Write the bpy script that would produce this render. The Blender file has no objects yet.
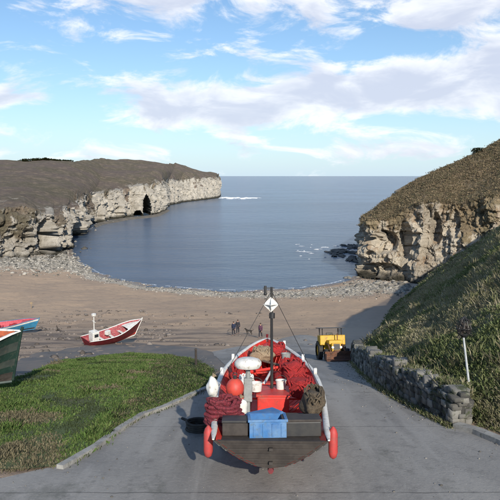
import bpy, bmesh, math, random
import numpy as np
from mathutils import Vector, Matrix, noise, geometry
random.seed(7); rng = np.random.default_rng(11)
SC = bpy.context.scene; COL = SC.collection
R = math.radians

# ------------------------------------------------------------------ camera maths
F = 600.0; PITCH = math.atan(75/600); CZ = 27.0
cP, sP = math.cos(PITCH), math.sin(PITCH)
def ray(px, py):
    u = (px-250)/F; v = (250-py)/F
    return Vector((u, cP+v*sP, -sP+v*cP))
def at(px, py, Y):
    d = ray(px, py); return Vector((0, 0, CZ))+d*(Y/d.y)
def proj(p):
    z = p[1]*cP-(p[2]-CZ)*sP; y = p[1]*sP+(p[2]-CZ)*cP
    return 250+F*p[0]/z, 250-F*y/z
def at_z(px, py, z=0.0):
    d = ray(px, py); return Vector((0, 0, CZ))+d*((z-CZ)/d.z)

# ------------------------------------------------------------------ ground height
_sh = [at_z(*p) for p in ((72, 251), (80, 262), (100, 274), (140, 284), (200, 289.5), (250, 291), (300, 288), (330, 284), (357, 277))]
SHX = [-400, -75]+[p.x for p in _sh]+[60, 200]
SHY = [245, 240]+[p.y for p in _sh]+[165, 165]
PY = [-60, 0, 12, 16, 22, 30, 46, 60, 85]
PZ = [24.0, 21.6, 20.55, 20.0, 19.05, 17.1, 13.0, 9.9, 4.9]
def gz0(x, y):
    ys = np.interp(x, SHX, SHY)
    z1 = np.interp(y, PY, PZ)
    t = np.clip((y-85)/(ys-85), 0, 4)
    z2 = np.where(t < 1, 4.9*np.power(np.clip(1-t, 0, 1), 1.15), -np.minimum((t-1)*5, 5))
    return np.where(y < 85, z1, z2)
def gz(x, y, rough=True):
    z = gz0(x, y)
    if rough:
        w = min(1.0, max(0.0, (y-34)/20.0))
        z = z + w*0.22*noise.noise((x*0.11, y*0.11, 0)) + w*0.10*noise.noise((x*0.45, y*0.45, 3))
        if x < -9: z = z + 0.15*noise.noise((x*.4, y*.4, 9))
    return float(z)
def g_at(px, py):
    """point where the pixel's ray meets the ground"""
    d = ray(px, py); lo = 5.0
    t = 5.0
    while t < 400:
        p = Vector((0, 0, CZ))+d*t
        if p.z < gz(p.x, p.y): break
        t += 0.5
    a, b = t-0.5, t
    for _ in range(14):
        m = (a+b)/2; p = Vector((0, 0, CZ))+d*m
        if p.z < gz(p.x, p.y): b = m
        else: a = m
    return Vector((0, 0, CZ))+d*b

# ------------------------------------------------------------------ helpers
def tag(o, label=None, cat=None, group=None, kind=None):
    if label: o['label'] = label
    if cat: o['category'] = cat
    if group: o['group'] = group
    if kind: o['kind'] = kind
    return o
def empty(name, loc, rot=(0, 0, 0), **k):
    o = bpy.data.objects.new(name, None); COL.objects.link(o)
    o.location = loc; o.rotation_euler = rot; o.empty_display_size = .3
    return tag(o, **k)
def npmesh(name, V, Fc, mats, smooth=False, attrs=None, matidx=None):
    """V (n,3) array, Fc (m,k) array of one polygon size"""
    V = np.asarray(V, dtype=np.float32); Fc = np.asarray(Fc, dtype=np.int32)
    me = bpy.data.meshes.new(name)
    m, k = Fc.shape
    me.vertices.add(len(V)); me.vertices.foreach_set('co', V.ravel())
    me.loops.add(m*k); me.loops.foreach_set('vertex_index', Fc.ravel())
    me.polygons.add(m); me.polygons.foreach_set('loop_start', np.arange(0, m*k, k, dtype=np.int32))
    me.update(calc_edges=True); me.validate()
    if smooth: me.polygons.foreach_set('use_smooth', np.ones(len(me.polygons), dtype=bool))
    for mt in (mats if isinstance(mats, (list, tuple)) else [mats]): me.materials.append(mt)
    if matidx is not None: me.polygons.foreach_set('material_index', np.asarray(matidx, dtype=np.int32))
    for an, av in (attrs or {}).items():
        av = np.asarray(av, dtype=np.float32)
        if av.ndim == 1:
            a = me.attributes.new(an, 'FLOAT', 'POINT'); a.data.foreach_set('value', av)
        else:
            a = me.attributes.new(an, 'FLOAT_VECTOR', 'POINT'); a.data.foreach_set('vector', av.ravel())
    o = bpy.data.objects.new(name, me); COL.objects.link(o)
    return o

class MB:
    def __init__(s): s.bm = bmesh.new(); s.mi = 0
    def _new(s, geom, M):
        vs = [v for v in geom if isinstance(v, bmesh.types.BMVert)]
        bmesh.ops.transform(s.bm, matrix=M, verts=vs)
        for v in vs:
            for f in v.link_faces: f.material_index = s.mi
        return vs
    def box(s, c, size, rot=(0, 0, 0), bev=0.0):
        from mathutils import Euler
        g = bmesh.ops.create_cube(s.bm, size=1)['verts']
        M = Matrix.Translation(c) @ Euler(rot).to_matrix().to_4x4() @ Matrix.Diagonal((*size, 1))
        s._new(g, M)
        if bev > 0:
            es = list({e for v in g for e in v.link_edges})
            r = bmesh.ops.bevel(s.bm, geom=es, offset=bev, segments=2, affect='EDGES', profile=.5)
            for f in r['faces']: f.material_index = s.mi
        return s
    def cyl(s, a, b, r0, r1=None, n=12, caps=True):
        a = Vector(a); b = Vector(b); r1 = r0 if r1 is None else r1
        d = b-a; L = d.length
        g = bmesh.ops.create_cone(s.bm, cap_ends=caps, segments=n, radius1=r0, radius2=r1, depth=L)['verts']
        M = Matrix.Translation((a+b)/2) @ d.to_track_quat('Z', 'Y').to_matrix().to_4x4()
        s._new(g, M); return s
    def ball(s, c, r, seg=12, rings=8):
        g = bmesh.ops.create_uvsphere(s.bm, u_segments=seg, v_segments=rings, radius=1)['verts']
        rr = r if isinstance(r, (tuple, list)) else (r, r, r)
        s._new(g, Matrix.Translation(c) @ Matrix.Diagonal((*rr, 1))); return s
    def rock(s, c, r, seed=0, amt=.35, sub=2, rot=0):
        g = bmesh.ops.create_icosphere(s.bm, subdivisions=sub, radius=1)['verts']
        for v in g: v.co *= 1+amt*noise.noise(v.co*1.3+Vector((seed*3.7, seed, 0)))*1.6
        rr = r if isinstance(r, (tuple, list)) else (r, r, r)
        s._new(g, Matrix.Translation(c) @ Matrix.Rotation(rot, 4, 'Z') @ Matrix.Diagonal((*rr, 1))); return s
    def tube(s, pts, r, n=8, closed=False, flat=1.0):
        pts = [Vector(p) for p in pts]; N = len(pts); rings = []
        up0 = Vector((0, 0, 1))
        for i, p in enumerate(pts):
            a = pts[(i-1) % N] if (closed or i > 0) else p
            b = pts[(i+1) % N] if (closed or i < N-1) else p
            t = (b-a)
            if t.length < 1e-6: t = Vector((0, 1, 0))
            t.normalize()
            up = up0 if abs(t.dot(up0)) < .95 else Vector((1, 0, 0))
            sx = t.cross(up).normalized(); sy = sx.cross(t)
            rad = r[i] if isinstance(r, (list, tuple)) else r
            rings.append([s.bm.verts.new(p+sx*(rad*math.cos(2*math.pi*k/n))+sy*(rad*flat*math.sin(2*math.pi*k/n))) for k in range(n)])
        for i in range(N if closed else N-1):
            A = rings[i]; B = rings[(i+1) % N]
            for k in range(n):
                f = s.bm.faces.new((A[k], A[(k+1) % n], B[(k+1) % n], B[k])); f.material_index = s.mi
        if not closed:
            for Rr, rev in ((rings[0], False), (rings[-1], True)):
                f = s.bm.faces.new(Rr if not rev else Rr[::-1]); f.material_index = s.mi
        return s
    def grid(s, rows, close=False):
        vs = [[s.bm.verts.new(p) for p in r] for r in rows]
        for i in range(len(vs)-1):
            n = len(vs[i])
            for j in range(n if close else n-1):
                f = s.bm.faces.new((vs[i][j], vs[i][(j+1) % n], vs[i+1][(j+1) % n], vs[i+1][j])); f.material_index = s.mi
        return vs
    def face(s, pts):
        f = s.bm.faces.new([s.bm.verts.new(p) for p in pts]); f.material_index = s.mi; return s
    def build(s, name, mats, parent=None, smooth=False, recalc=True, loc=None, rot=None):
        if recalc: bmesh.ops.recalc_face_normals(s.bm, faces=s.bm.faces)
        me = bpy.data.meshes.new(name); s.bm.to_mesh(me); s.bm.free()
        for m in (mats if isinstance(mats, (list, tuple)) else [mats]): me.materials.append(m)
        if smooth:
            me.polygons.foreach_set('use_smooth', [True]*len(me.polygons))
            try: me.set_sharp_from_angle(angle=R(45))
            except Exception: pass
        o = bpy.data.objects.new(name, me); COL.objects.link(o)
        if parent: o.parent = parent
        if loc is not None: o.location = loc
        if rot is not None: o.rotation_euler = rot
        return o

# ------------------------------------------------------------------ materials
def nodes(name):
    m = bpy.data.materials.new(name); m.use_nodes = True
    nt = m.node_tree; b = nt.nodes['Principled BSDF']; return m, nt, b
def N(nt, t, **k):
    n = nt.nodes.new(t)
    for a, v in k.items():
        if a in n.inputs.keys(): n.inputs[a].default_value = v
        else: setattr(n, a, v)
    return n
def mixc(nt, fac, a, b, mode='MIX'):
    n = nt.nodes.new('ShaderNodeMix'); n.data_type = 'RGBA'; n.blend_type = mode
    for idx, v in ((0, fac), (6, a), (7, b)):
        if isinstance(v, bpy.types.NodeSocket): nt.links.new(v, n.inputs[idx])
        elif idx == 0: n.inputs[0].default_value = v
        else: n.inputs[idx].default_value = (*v, 1) if len(v) == 3 else v
    return n.outputs[2]
def mth(nt, op, a, b=None, c=None, clamp=False):
    n = nt.nodes.new('ShaderNodeMath'); n.operation = op; n.use_clamp = clamp
    for i, v in enumerate((a, b, c)):
        if v is None: continue
        if isinstance(v, bpy.types.NodeSocket): nt.links.new(v, n.inputs[i])
        else: n.inputs[i].default_value = v
    return n.outputs[0]
def ramp(nt, fac, lo, hi):
    n = nt.nodes.new('ShaderNodeMapRange'); n.clamp = True; n.interpolation_type = 'SMOOTHSTEP'
    nt.links.new(fac, n.inputs[0]); n.inputs[1].default_value = lo; n.inputs[2].default_value = hi
    return n.outputs[0]
def noi(nt, scale, detail=4, rough=.6, stretch=(1, 1, 1), w=0.0, dist=0.0):
    tc = nt.nodes.new('ShaderNodeTexCoord'); mp = nt.nodes.new('ShaderNodeMapping')
    mp.inputs['Scale'].default_value = stretch; mp.inputs['Location'].default_value = (w, w*1.7, w*.3)
    nt.links.new(tc.outputs['Object'], mp.inputs[0])
    n = nt.nodes.new('ShaderNodeTexNoise'); nt.links.new(mp.outputs[0], n.inputs['Vector'])
    n.inputs['Scale'].default_value = scale; n.inputs['Detail'].default_value = detail; n.inputs['Roughness'].default_value = rough
    n.inputs['Distortion'].default_value = dist
    return n.outputs['Fac']
def attr(nt, name):
    n = nt.nodes.new('ShaderNodeAttribute'); n.attribute_name = name; return n
def bump(nt, b, h, strength=.4, dist=.05):
    n = nt.nodes.new('ShaderNodeBump'); n.inputs['Strength'].default_value = strength; n.inputs['Distance'].default_value = dist
    nt.links.new(h, n.inputs['Height']); nt.links.new(n.outputs[0], b.inputs['Normal'])
def simple(name, c1, c2=None, scale=6, rough=.6, bmp=.2, bd=.01, metal=0, lo=.35, hi=.65, dirt=None, c3=None):
    m, nt, b = nodes(name); c2 = c2 or tuple(x*.7 for x in c1)
    n = noi(nt, scale, 5, .65)
    col = mixc(nt, ramp(nt, n, lo, hi), c1, c2)
    if c3: col = mixc(nt, ramp(nt, noi(nt, scale*.35, 4, .6, w=7), .5, .68), col, c3)
    if dirt: col = mixc(nt, ramp(nt, noi(nt, scale*2.3, 6, .75, w=3), .52, .7), col, dirt)
    nt.links.new(col, b.inputs['Base Color'])
    b.inputs['Roughness'].default_value = rough; b.inputs['Metallic'].default_value = metal
    if bmp: bump(nt, b, noi(nt, scale*3, 5, .7), bmp, bd)
    return m
M = {}
DIRT = (.10, .08, .06)
M['red'] = simple('red_paint', (.66, .03, .02), (.50, .03, .02), 3, .55, .2, dirt=(.22, .06, .04), c3=(.50, .10, .07))
M['maroon'] = simple('maroon_paint', (.16, .012, .018), (.09, .01, .012), 3, .5, .15, dirt=(.08, .04, .035))
M['white'] = simple('white_paint', (.76, .75, .71), (.64, .63, .58), 4, .5, .15, dirt=(.33, .27, .20))
M['inner_red'] = simple('worn_red_lining', (.38, .06, .07), (.22, .03, .04), 4, .6, .15, dirt=(.45, .38, .34))
M['pink'] = simple('faded_red', (.55, .10, .12), (.45, .07, .09), 4, .5, .1)
M['blue'] = simple('blue_plastic', (.04, .17, .40), (.03, .12, .31), 4, .6, .15, dirt=(.10, .16, .22), c3=(.12, .24, .42))
M['sea_blue'] = simple('blue_hull', (.04, .22, .38), (.03, .17, .30), 3, .5, .15, dirt=(.10, .2, .25))
M['dgreen'] = simple('dark_green_hull', (.02, .045, .035), (.012, .03, .025), 3, .5, .15, dirt=(.08, .09, .07))
M['grey_paint'] = simple('grey_paint', (.30, .31, .30), (.22, .23, .22), 3, .6, .15, dirt=DIRT)
M['strake_grey'] = simple('dull_green_grey_strake', (.06, .072, .062), (.04, .05, .045), 3, .6, .15, dirt=DIRT)
M['orange'] = simple('orange_paint', (.50, .13, .05), (.36, .09, .04), 4, .6, .2, dirt=(.16, .09, .06))
M['faded_buoy'] = simple('faded_fender', (.50, .05, .045), (.38, .05, .045), 6, .6, .15, dirt=(.25, .10, .08))
M['buoy'] = simple('buoy_orange', (.62, .07, .045), (.50, .055, .04), 6, .55, .1, dirt=(.35, .12, .08))
M['yellow'] = simple('yellow_paint', (.62, .36, .012), (.52, .29, .01), 2.5, .5, .15, dirt=(.20, .12, .04))
M['black'] = simple('black_metal', (.02, .02, .022), (.035, .033, .03), 4, .5, .15)
M['rubber'] = simple('tyre_rubber', (.025, .024, .023), (.05, .046, .04), 5, .85, .3)
M['rust'] = simple('rusty_steel', (.16, .065, .035), (.09, .05, .035), 5, .85, .4, .02, dirt=(.24, .12, .07))
M['steel'] = simple('galvanised', (.36, .37, .38), (.26, .27, .28), 6, .45, .1, metal=.6)
M['pole_white'] = simple('pole_paint', (.55, .57, .57), (.42, .44, .45), 6, .5, .1)
M['wood'] = simple('weathered_wood', (.16, .11, .075), (.10, .07, .05), 5, .8, .4, .02, dirt=(.24, .2, .16))
M['darkwood'] = simple('tarred_wood', (.035, .028, .024), (.055, .045, .038), 5, .75, .3)
M['rope_maroon'] = simple('maroon_rope', (.20, .018, .03), (.10, .012, .02), 25, .85, .6, .01, dirt=(.3, .1, .1))
M['rope_tan'] = simple('tan_rope', (.34, .26, .17), (.22, .16, .10), 25, .9, .6, .01)
M['net'] = simple('brown_net', (.15, .11, .07), (.08, .06, .04), 18, .95, .9, .03, dirt=(.2, .2, .14))
M['net_red'] = simple('red_net', (.50, .03, .03), (.3, .02, .02), 18, .9, .9, .03)
M['glass'] = simple('dark_glass', (.02, .025, .03), (.03, .035, .04), 3, .08, 0)
M['skin'] = simple('skin', (.50, .30, .22), (.45, .26, .19), 8, .6, 0)
M['cloth_dark'] = simple('dark_cloth', (.02, .022, .03), (.035, .035, .045), 15, .9, .2)
M['cloth_blue'] = simple('navy_cloth', (.025, .035, .075), (.02, .028, .055), 15, .9, .2)
M['cloth_plum'] = simple('plum_cloth', (.12, .05, .09), (.08, .035, .06), 15, .9, .2)
M['cloth_grey'] = simple('grey_cloth', (.10, .10, .11), (.07, .07, .08), 15, .9, .2)
M['hair'] = simple('hair', (.03, .02, .014), (.05, .032, .02), 20, .7, .2)
M['dogfur'] = simple('dog_fur', (.02, .018, .016), (.04, .034, .03), 20, .9, .4)
M['concrete_kerb'] = simple('kerb_concrete', (.36, .35, .32), (.25, .24, .22), 2.5, .9, .4, .02, dirt=(.13, .13, .10))

# sand / ground
def mat_ground():
    m, nt, b = nodes('beach_sand')
    n1 = noi(nt, .09, 6, .6); n2 = noi(nt, .9, 6, .7, w=4); n3 = noi(nt, .22, 6, .62, stretch=(.5, 1.6, 1), w=9, dist=.8)
    sand = mixc(nt, ramp(nt, n1, .35, .65), (.48, .345, .23), (.39, .285, .20))
    sand = mixc(nt, mth(nt, 'MULTIPLY', ramp(nt, n2, .5, .72), .55), sand, (.20, .155, .12))
    A = attr(nt, 'zone')                      # x upper rough ground, y shingle, z wet sand and painted hill shadow
    sep = nt.nodes.new('ShaderNodeSeparateXYZ'); nt.links.new(A.outputs['Vector'], sep.inputs[0])
    deb = mth(nt, 'MULTIPLY', ramp(nt, n3, .48, .57), sep.outputs[0])
    sand = mixc(nt, mth(nt, 'MULTIPLY', deb, .75), sand, (.115, .09, .075))
    sh = mixc(nt, ramp(nt, noi(nt, 1.6, 6, .75, w=2), .4, .6), (.52, .46, .37), (.36, .32, .26))
    shf = ramp(nt, mth(nt, 'ADD', sep.outputs[1], mth(nt, 'MULTIPLY', mth(nt, 'SUBTRACT', noi(nt, .35, 6, .7, w=5), .5), 1.4)), .35, .75)
    col = mixc(nt, shf, sand, sh)
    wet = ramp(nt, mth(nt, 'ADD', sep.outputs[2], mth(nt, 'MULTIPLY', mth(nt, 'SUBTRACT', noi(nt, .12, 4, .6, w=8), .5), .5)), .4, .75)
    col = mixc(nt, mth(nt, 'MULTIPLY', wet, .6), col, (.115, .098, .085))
    nt.links.new(col, b.inputs['Base Color'])
    nt.links.new(mth(nt, 'SUBTRACT', .95, mth(nt, 'MULTIPLY', wet, .45)), b.inputs['Roughness'])
    h = mth(nt, 'ADD', mth(nt, 'MULTIPLY', noi(nt, 5, 6, .7), .5), noi(nt, .8, 6, .65))
    bump(nt, b, h, .8, .18)
    return m
M['ground'] = mat_ground()
def mat_concrete(name, c1, c2, crack=True):
    m, nt, b = nodes(name)
    col = mixc(nt, ramp(nt, noi(nt, .35, 6, .65, stretch=(1.4, .5, 1)), .35, .65), c1, c2)
    col = mixc(nt, mth(nt, 'MULTIPLY', ramp(nt, noi(nt, 2.4, 7, .75, w=3), .5, .72), .6), col, tuple(x*.55 for x in c2))
    col = mixc(nt, mth(nt, 'MULTIPLY', ramp(nt, noi(nt, 14, 4, .75, w=6), .55, .75), .5), col, tuple(min(.6, x*1.6) for x in c1))
    if crack:
        tc = nt.nodes.new('ShaderNodeTexCoord')
        v = nt.nodes.new('ShaderNodeTexVoronoi'); v.feature = 'DISTANCE_TO_EDGE'; v.inputs['Scale'].default_value = .28
        nt.links.new(tc.outputs['Object'], v.inputs['Vector'])
        ck = mth(nt, 'SUBTRACT', 1, ramp(nt, v.outputs['Distance'], .004, .018))
        col = mixc(nt, mth(nt, 'MULTIPLY', ck, .55), col, (.03, .03, .03))
    if name == 'slip_concrete':
        tc = nt.nodes.new('ShaderNodeTexCoord'); sp = nt.nodes.new('ShaderNodeSeparateXYZ'); nt.links.new(tc.outputs['Object'], sp.inputs[0])
        yy = mth(nt, 'ADD', sp.outputs[1], mth(nt, 'MULTIPLY', noi(nt, 1.5, 3, .6, w=12), .12))
        fr = mth(nt, 'ABSOLUTE', mth(nt, 'SUBTRACT', mth(nt, 'FRACT', mth(nt, 'DIVIDE', yy, 4.6)), .5))
        jn = mth(nt, 'MULTIPLY', mth(nt, 'SUBTRACT', 1, ramp(nt, fr, .002, .007)), ramp(nt, noi(nt, .8, 4, .7, w=5), .35, .5))
        col = mixc(nt, mth(nt, 'MULTIPLY', jn, .6), col, (.05, .048, .045))
        wl = ramp(nt, noi(nt, .9, 5, .6, stretch=(1.3, .06, 1), w=21), .52, .64)
        col = mixc(nt, mth(nt, 'MULTIPLY', wl, .5), col, (.36, .345, .32))
        mo = ramp(nt, noi(nt, .5, 7, .75, stretch=(1, .6, 1), w=31), .54, .66)
        col = mixc(nt, mth(nt, 'MULTIPLY', mo, .45), col, (.085, .09, .07))
    nt.links.new(col, b.inputs['Base Color']); b.inputs['Roughness'].default_value = .88
    bump(nt, b, noi(nt, 9, 6, .75), .5, .03)
    return m
M['slip'] = mat_concrete('slip_concrete', (.31, .295, .27), (.22, .21, .195), False)
#M['pathc'] = mat_concrete('path_concrete', (.17, .168, .165), (.12, .118, .115))
M['shade_strip'] = mat_concrete('shade_strip_ground', (.13, .125, .12), (.21, .175, .145), False)  # dark tone painted for a shade streak over brown earth
def mat_lawn():
    m, nt, b = nodes('turf')
    col = mixc(nt, ramp(nt, noi(nt, .5, 6, .65), .35, .65), (.085, .12, .038), (.10, .11, .045))
    col = mixc(nt, ramp(nt, noi(nt, .9, 5, .7, w=4), .55, .72), col, (.13, .115, .055))
    col = mixc(nt, ramp(nt, noi(nt, 6, 5, .7, w=9), .5, .75), col, (.03, .055, .014))
    nt.links.new(col, b.inputs['Base Color']); b.inputs['Roughness'].default_value = .95
    bump(nt, b, noi(nt, 8, 5, .7), .8, .08); return m
M['lawn'] = mat_lawn()
def mat_tint(name, rough=.9, trans=.0):
    m, nt, b = nodes(name)
    A = attr(nt, 'tint'); nt.links.new(A.outputs['Color'], b.inputs['Base Color']); b.inputs['Roughness'].default_value = rough
    if 'Specular IOR Level' in b.inputs: b.inputs['Specular IOR Level'].default_value = .2
    return m
def mat_leaf():
    m, nt, b = nodes('leaf_blades'); A = attr(nt, 'tint')
    d = nt.nodes.new('ShaderNodeBsdfDiffuse'); t = nt.nodes.new('ShaderNodeBsdfTranslucent'); mx = nt.nodes.new('ShaderNodeMixShader'); mx.inputs[0].default_value = .42
    nt.links.new(A.outputs['Color'], d.inputs[0]); nt.links.new(A.outputs['Color'], t.inputs[0])
    nt.links.new(d.outputs[0], mx.inputs[1]); nt.links.new(t.outputs[0], mx.inputs[2])
    nt.links.new(mx.outputs[0], nt.nodes['Material Output'].inputs['Surface']); nt.nodes.remove(b); return m
M['tint'] = mat_leaf(); M['tintrock'] = mat_tint('loose_stone', .85)
def mat_headland(name, veg1, veg2, veg3, chalk1, chalk2, stain, fiss=.5):
    m, nt, b = nodes(name)
    A = attr(nt, 'veg'); tc = nt.nodes.new('ShaderNodeTexCoord')
    sep = nt.nodes.new('ShaderNodeSeparateXYZ'); nt.links.new(tc.outputs['Object'], sep.inputs[0]); z = sep.outputs[2]
    ch = mixc(nt, ramp(nt, noi(nt, .12, 6, .65), .38, .62), chalk1, chalk2)
    ch = mixc(nt, mth(nt, 'MULTIPLY', ramp(nt, noi(nt, .35, 7, .7, stretch=(1, 1, .35), w=4), .48, .66), .8), ch, stain)
    ch = mixc(nt, mth(nt, 'MULTIPLY', ramp(nt, noi(nt, .9, 7, .75, stretch=(1, 1, 1.3), w=8), .5, .7), .55), ch, tuple(x*.5 for x in chalk2))
    # bedding lines
    w = nt.nodes.new('ShaderNodeTexNoise'); mp = nt.nodes.new('ShaderNodeMapping'); mp.inputs['Scale'].default_value = (.05, .05, 1.5)
    nt.links.new(tc.outputs['Object'], mp.inputs[0]); nt.links.new(mp.outputs[0], w.inputs['Vector']); w.inputs['Scale'].default_value = 1.0; w.inputs['Detail'].default_value = 6
    ch = mixc(nt, mth(nt, 'MULTIPLY', ramp(nt, w.outputs['Fac'], .5, .62), .4), ch, tuple(x*.6 for x in chalk1))
    base = mth(nt, 'SUBTRACT', 1, ramp(nt, mth(nt, 'ADD', z, mth(nt, 'MULTIPLY', noi(nt, .3, 4, .6, w=2), -3.0)), -.6, 1.4))
    ch = mixc(nt, base, ch, (.045, .042, .032))
    vg = mixc(nt, ramp(nt, noi(nt, .035, 6, .6), .4, .6), veg1, veg2)
    vg = mixc(nt, mth(nt, 'MULTIPLY', ramp(nt, noi(nt, .25, 7, .7, w=3), .46, .64), .85), vg, veg3)
    vg = mixc(nt, mth(nt, 'MULTIPLY', ramp(nt, noi(nt, 1.1, 6, .75, w=6), .5, .68), .7), vg, tuple(x*.45 for x in veg1))
    f = ramp(nt, mth(nt, 'ADD', A.outputs['Fac'], mth(nt, 'MULTIPLY', mth(nt, 'SUBTRACT', noi(nt, .28, 8, .75, w=5), .5), fiss*2)), .42, .58)
    col = mixc(nt, f, ch, vg)
    nt.links.new(col, b.inputs['Base Color']); b.inputs['Roughness'].default_value = .95
    if 'Specular IOR Level' in b.inputs: b.inputs['Specular IOR Level'].default_value = .15
    h = mth(nt, 'ADD', noi(nt, .5, 8, .75), mth(nt, 'MULTIPLY', noi(nt, 2.2, 5, .7), .35))
    bump(nt, b, h, .9, .9)
    return m
M['headL'] = mat_headland('headland_chalk_and_heath', (.165, .130, .108), (.145, .125, .085), (.27, .21, .15),
                          (.56, .51, .43), (.40, .365, .31), (.27, .24, .19), .75)
M['headR'] = mat_headland('cove_cliff_and_heath', (.27, .205, .13), (.20, .17, .10), (.36, .28, .18),
                          (.64, .56, .44), (.38, .33, .26), (.30, .185, .10), .85)
M['hill'] = mat_headland('scrub_slope_soil', (.28, .26, .16), (.20, .21, .11), (.36, .31, .21),
                         (.3, .27, .2), (.2, .2, .15), (.15, .12, .08))
def mat_sea():
    m, nt, b = nodes('sea_water')
    tc = nt.nodes.new('ShaderNodeTexCoord'); sep = nt.nodes.new('ShaderNodeSeparateXYZ'); nt.links.new(tc.outputs['Object'], sep.inputs[0])
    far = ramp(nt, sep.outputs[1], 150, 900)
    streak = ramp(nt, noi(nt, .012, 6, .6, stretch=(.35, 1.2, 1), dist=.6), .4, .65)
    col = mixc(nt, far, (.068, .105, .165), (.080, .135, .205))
    col = mixc(nt, mth(nt, 'MULTIPLY', streak, .75), col, (.036, .062, .105))
    nt.links.new(col, b.inputs['Base Color'])
    b.inputs['Roughness'].default_value = .22; b.inputs['IOR'].default_value = 1.33
    h = mth(nt, 'ADD', noi(nt, .9, 5, .6, stretch=(.7, 1.3, 1)), mth(nt, 'MULTIPLY', noi(nt, .12, 5, .6, stretch=(.6, 1.4, 1), w=5), 3.0))
    bump(nt, b, h, .8, .35)
    return m
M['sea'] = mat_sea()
def mat_foam():
    m, nt, b = nodes('sea_foam'); nt.links.new(mixc(nt, ramp(nt, noi(nt, .8, 5, .7), .4, .6), (.8, .82, .84), (.6, .65, .7)), b.inputs['Base Color'])
    b.inputs['Roughness'].default_value = .7; return m
M['foam'] = mat_foam()
def mat_wall():
    m, nt, b = nodes('drystone')
    A = attr(nt, 'tint'); col = mixc(nt, ramp(nt, noi(nt, 6, 6, .75), .5, .68), A.outputs['Color'], (.20, .195, .155))
    col = mixc(nt, ramp(nt, noi(nt, 3, 6, .75, w=5), .52, .62), col, (.05, .06, .028))
    nt.links.new(col, b.inputs['Base Color']); b.inputs['Roughness'].default_value = .95
    bump(nt, b, noi(nt, 14, 6, .75), .8, .03); return m
M['drystone'] = mat_wall()
M['skerry'] = simple('weedy_rock', (.035, .035, .03), (.06, .055, .045), .8, .7, .6, .2)

# ------------------------------------------------------------------ ground sheet
def zones(x, y):
    ys = float(np.interp(x, SHX, SHY)); t = (y-85)/(ys-85)
    up = max(0, min(1, (104-y)/30)) * max(.25, min(1, (6-x)/14))
    shg = 0.0
    # pale shingle band at the water, widening to the right
    ctr = np.interp(x, [-60, -30, 0, 25, 40], [.88, .93, .86, .74, .66]); wd = np.interp(x, [-60, -30, 0, 25, 40], [.15, .10, .20, .30, .34])
    shg = max(shg, 1-abs(t-ctr)/wd)
    if x < -42: shg = max(shg, min(1, (-42-x)/12)*max(0, 1-abs(y-178)/34))
    wet = max(0, min(1, (t-.90)/.08))
    # hill's cast shadow on the right, painted into the sand through the same mask
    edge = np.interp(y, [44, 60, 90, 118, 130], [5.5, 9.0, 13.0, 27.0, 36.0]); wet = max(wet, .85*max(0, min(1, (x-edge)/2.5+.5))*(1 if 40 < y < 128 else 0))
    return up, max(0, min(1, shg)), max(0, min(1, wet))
def axis(a, b, lo, hi, fine, coarse):
    out = [a]
    while out[-1] < b:
        c = out[-1]; d = 0 if lo <= c <= hi else (lo-c if c < lo else c-hi)
        out.append(c+min(coarse, fine+d*.06))
    return out
xs = axis(-420, 200, -70, 45, 1.0, 20); ys_ = axis(-60, 420, 8, 175, .8, 20)
V = []; Z = []
for y in ys_:
    for x in xs:
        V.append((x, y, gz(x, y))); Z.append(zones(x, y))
nx = len(xs); ny = len(ys_)
idx = np.arange(nx*ny).reshape(ny, nx)
Fq = np.stack([idx[:-1, :-1], idx[:-1, 1:], idx[1:, 1:], idx[1:, :-1]], -1).reshape(-1, 4)
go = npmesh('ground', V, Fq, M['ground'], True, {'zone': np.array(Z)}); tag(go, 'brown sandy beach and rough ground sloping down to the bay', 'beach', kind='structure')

# sea: fine near, coarse to the horizon
sx = axis(-9000, 9000, -60, 60, 12, 900); sy = axis(60, 14000, 60, 500, 12, 900)
V = [(x, y, 0.0) for y in sy for x in sx]
idx = np.arange(len(sx)*len(sy)).reshape(len(sy), len(sx))
Fq = np.stack([idx[:-1, :-1], idx[:-1, 1:], idx[1:, 1:], idx[1:, :-1]], -1).reshape(-1, 4)
tag(npmesh('sea', V, Fq, M['sea'], True), 'calm grey blue sea filling the bay to the horizon', 'sea', kind='structure')

# ------------------------------------------------------------------ draped sheets
def drape(name, poly, mat, dz, step=.8, jit=0.0, kind='structure', label=None, cat=None):
    P = []
    n = len(poly)
    for i in range(n):
        a = Vector(poly[i][:2]); b = Vector(poly[(i+1) % n][:2]); k = max(1, int((b-a).length/step))
        for j in range(k):
            p = a.lerp(b, j/k)
            if jit: p = p+Vector((noise.noise((p.x*.9, p.y*.9, 1)), noise.noise((p.x*.9, p.y*.9, 5))))*jit
            P.append(p)
    nb = len(P)
    x0, x1 = min(p.x for p in P), max(p.x for p in P); y0, y1 = min(p.y for p in P), max(p.y for p in P)
    def inside(q):
        c = False; j = nb-1
        for i in range(nb):
            if (P[i].y > q.y) != (P[j].y > q.y) and q.x < (P[j].x-P[i].x)*(q.y-P[i].y)/(P[j].y-P[i].y+1e-12)+P[i].x: c = not c
            j = i
        return c
    pts = list(P); y = y0+step/2
    while y < y1:
        x = x0+step/2
        while x < x1:
            q = Vector((x, y))
            if inside(q) and min((q-p).length for p in P) > step*.45: pts.append(q)
            x += step
        y += step
    r = geometry.delaunay_2d_cdt(pts, [], [list(range(nb))], 1, 1e-5)
    vv = [(p.x, p.y, gz(p.x, p.y)+dz) for p in r[0]]
    fc = [f for f in r[2]]
    o = npmesh(name, vv, [f if True else f for f in fc], mat, True)
    tag(o, label, cat, kind=kind); return o, P, inside
def GP(*l): return [g_at(*p) for p in l]

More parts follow.
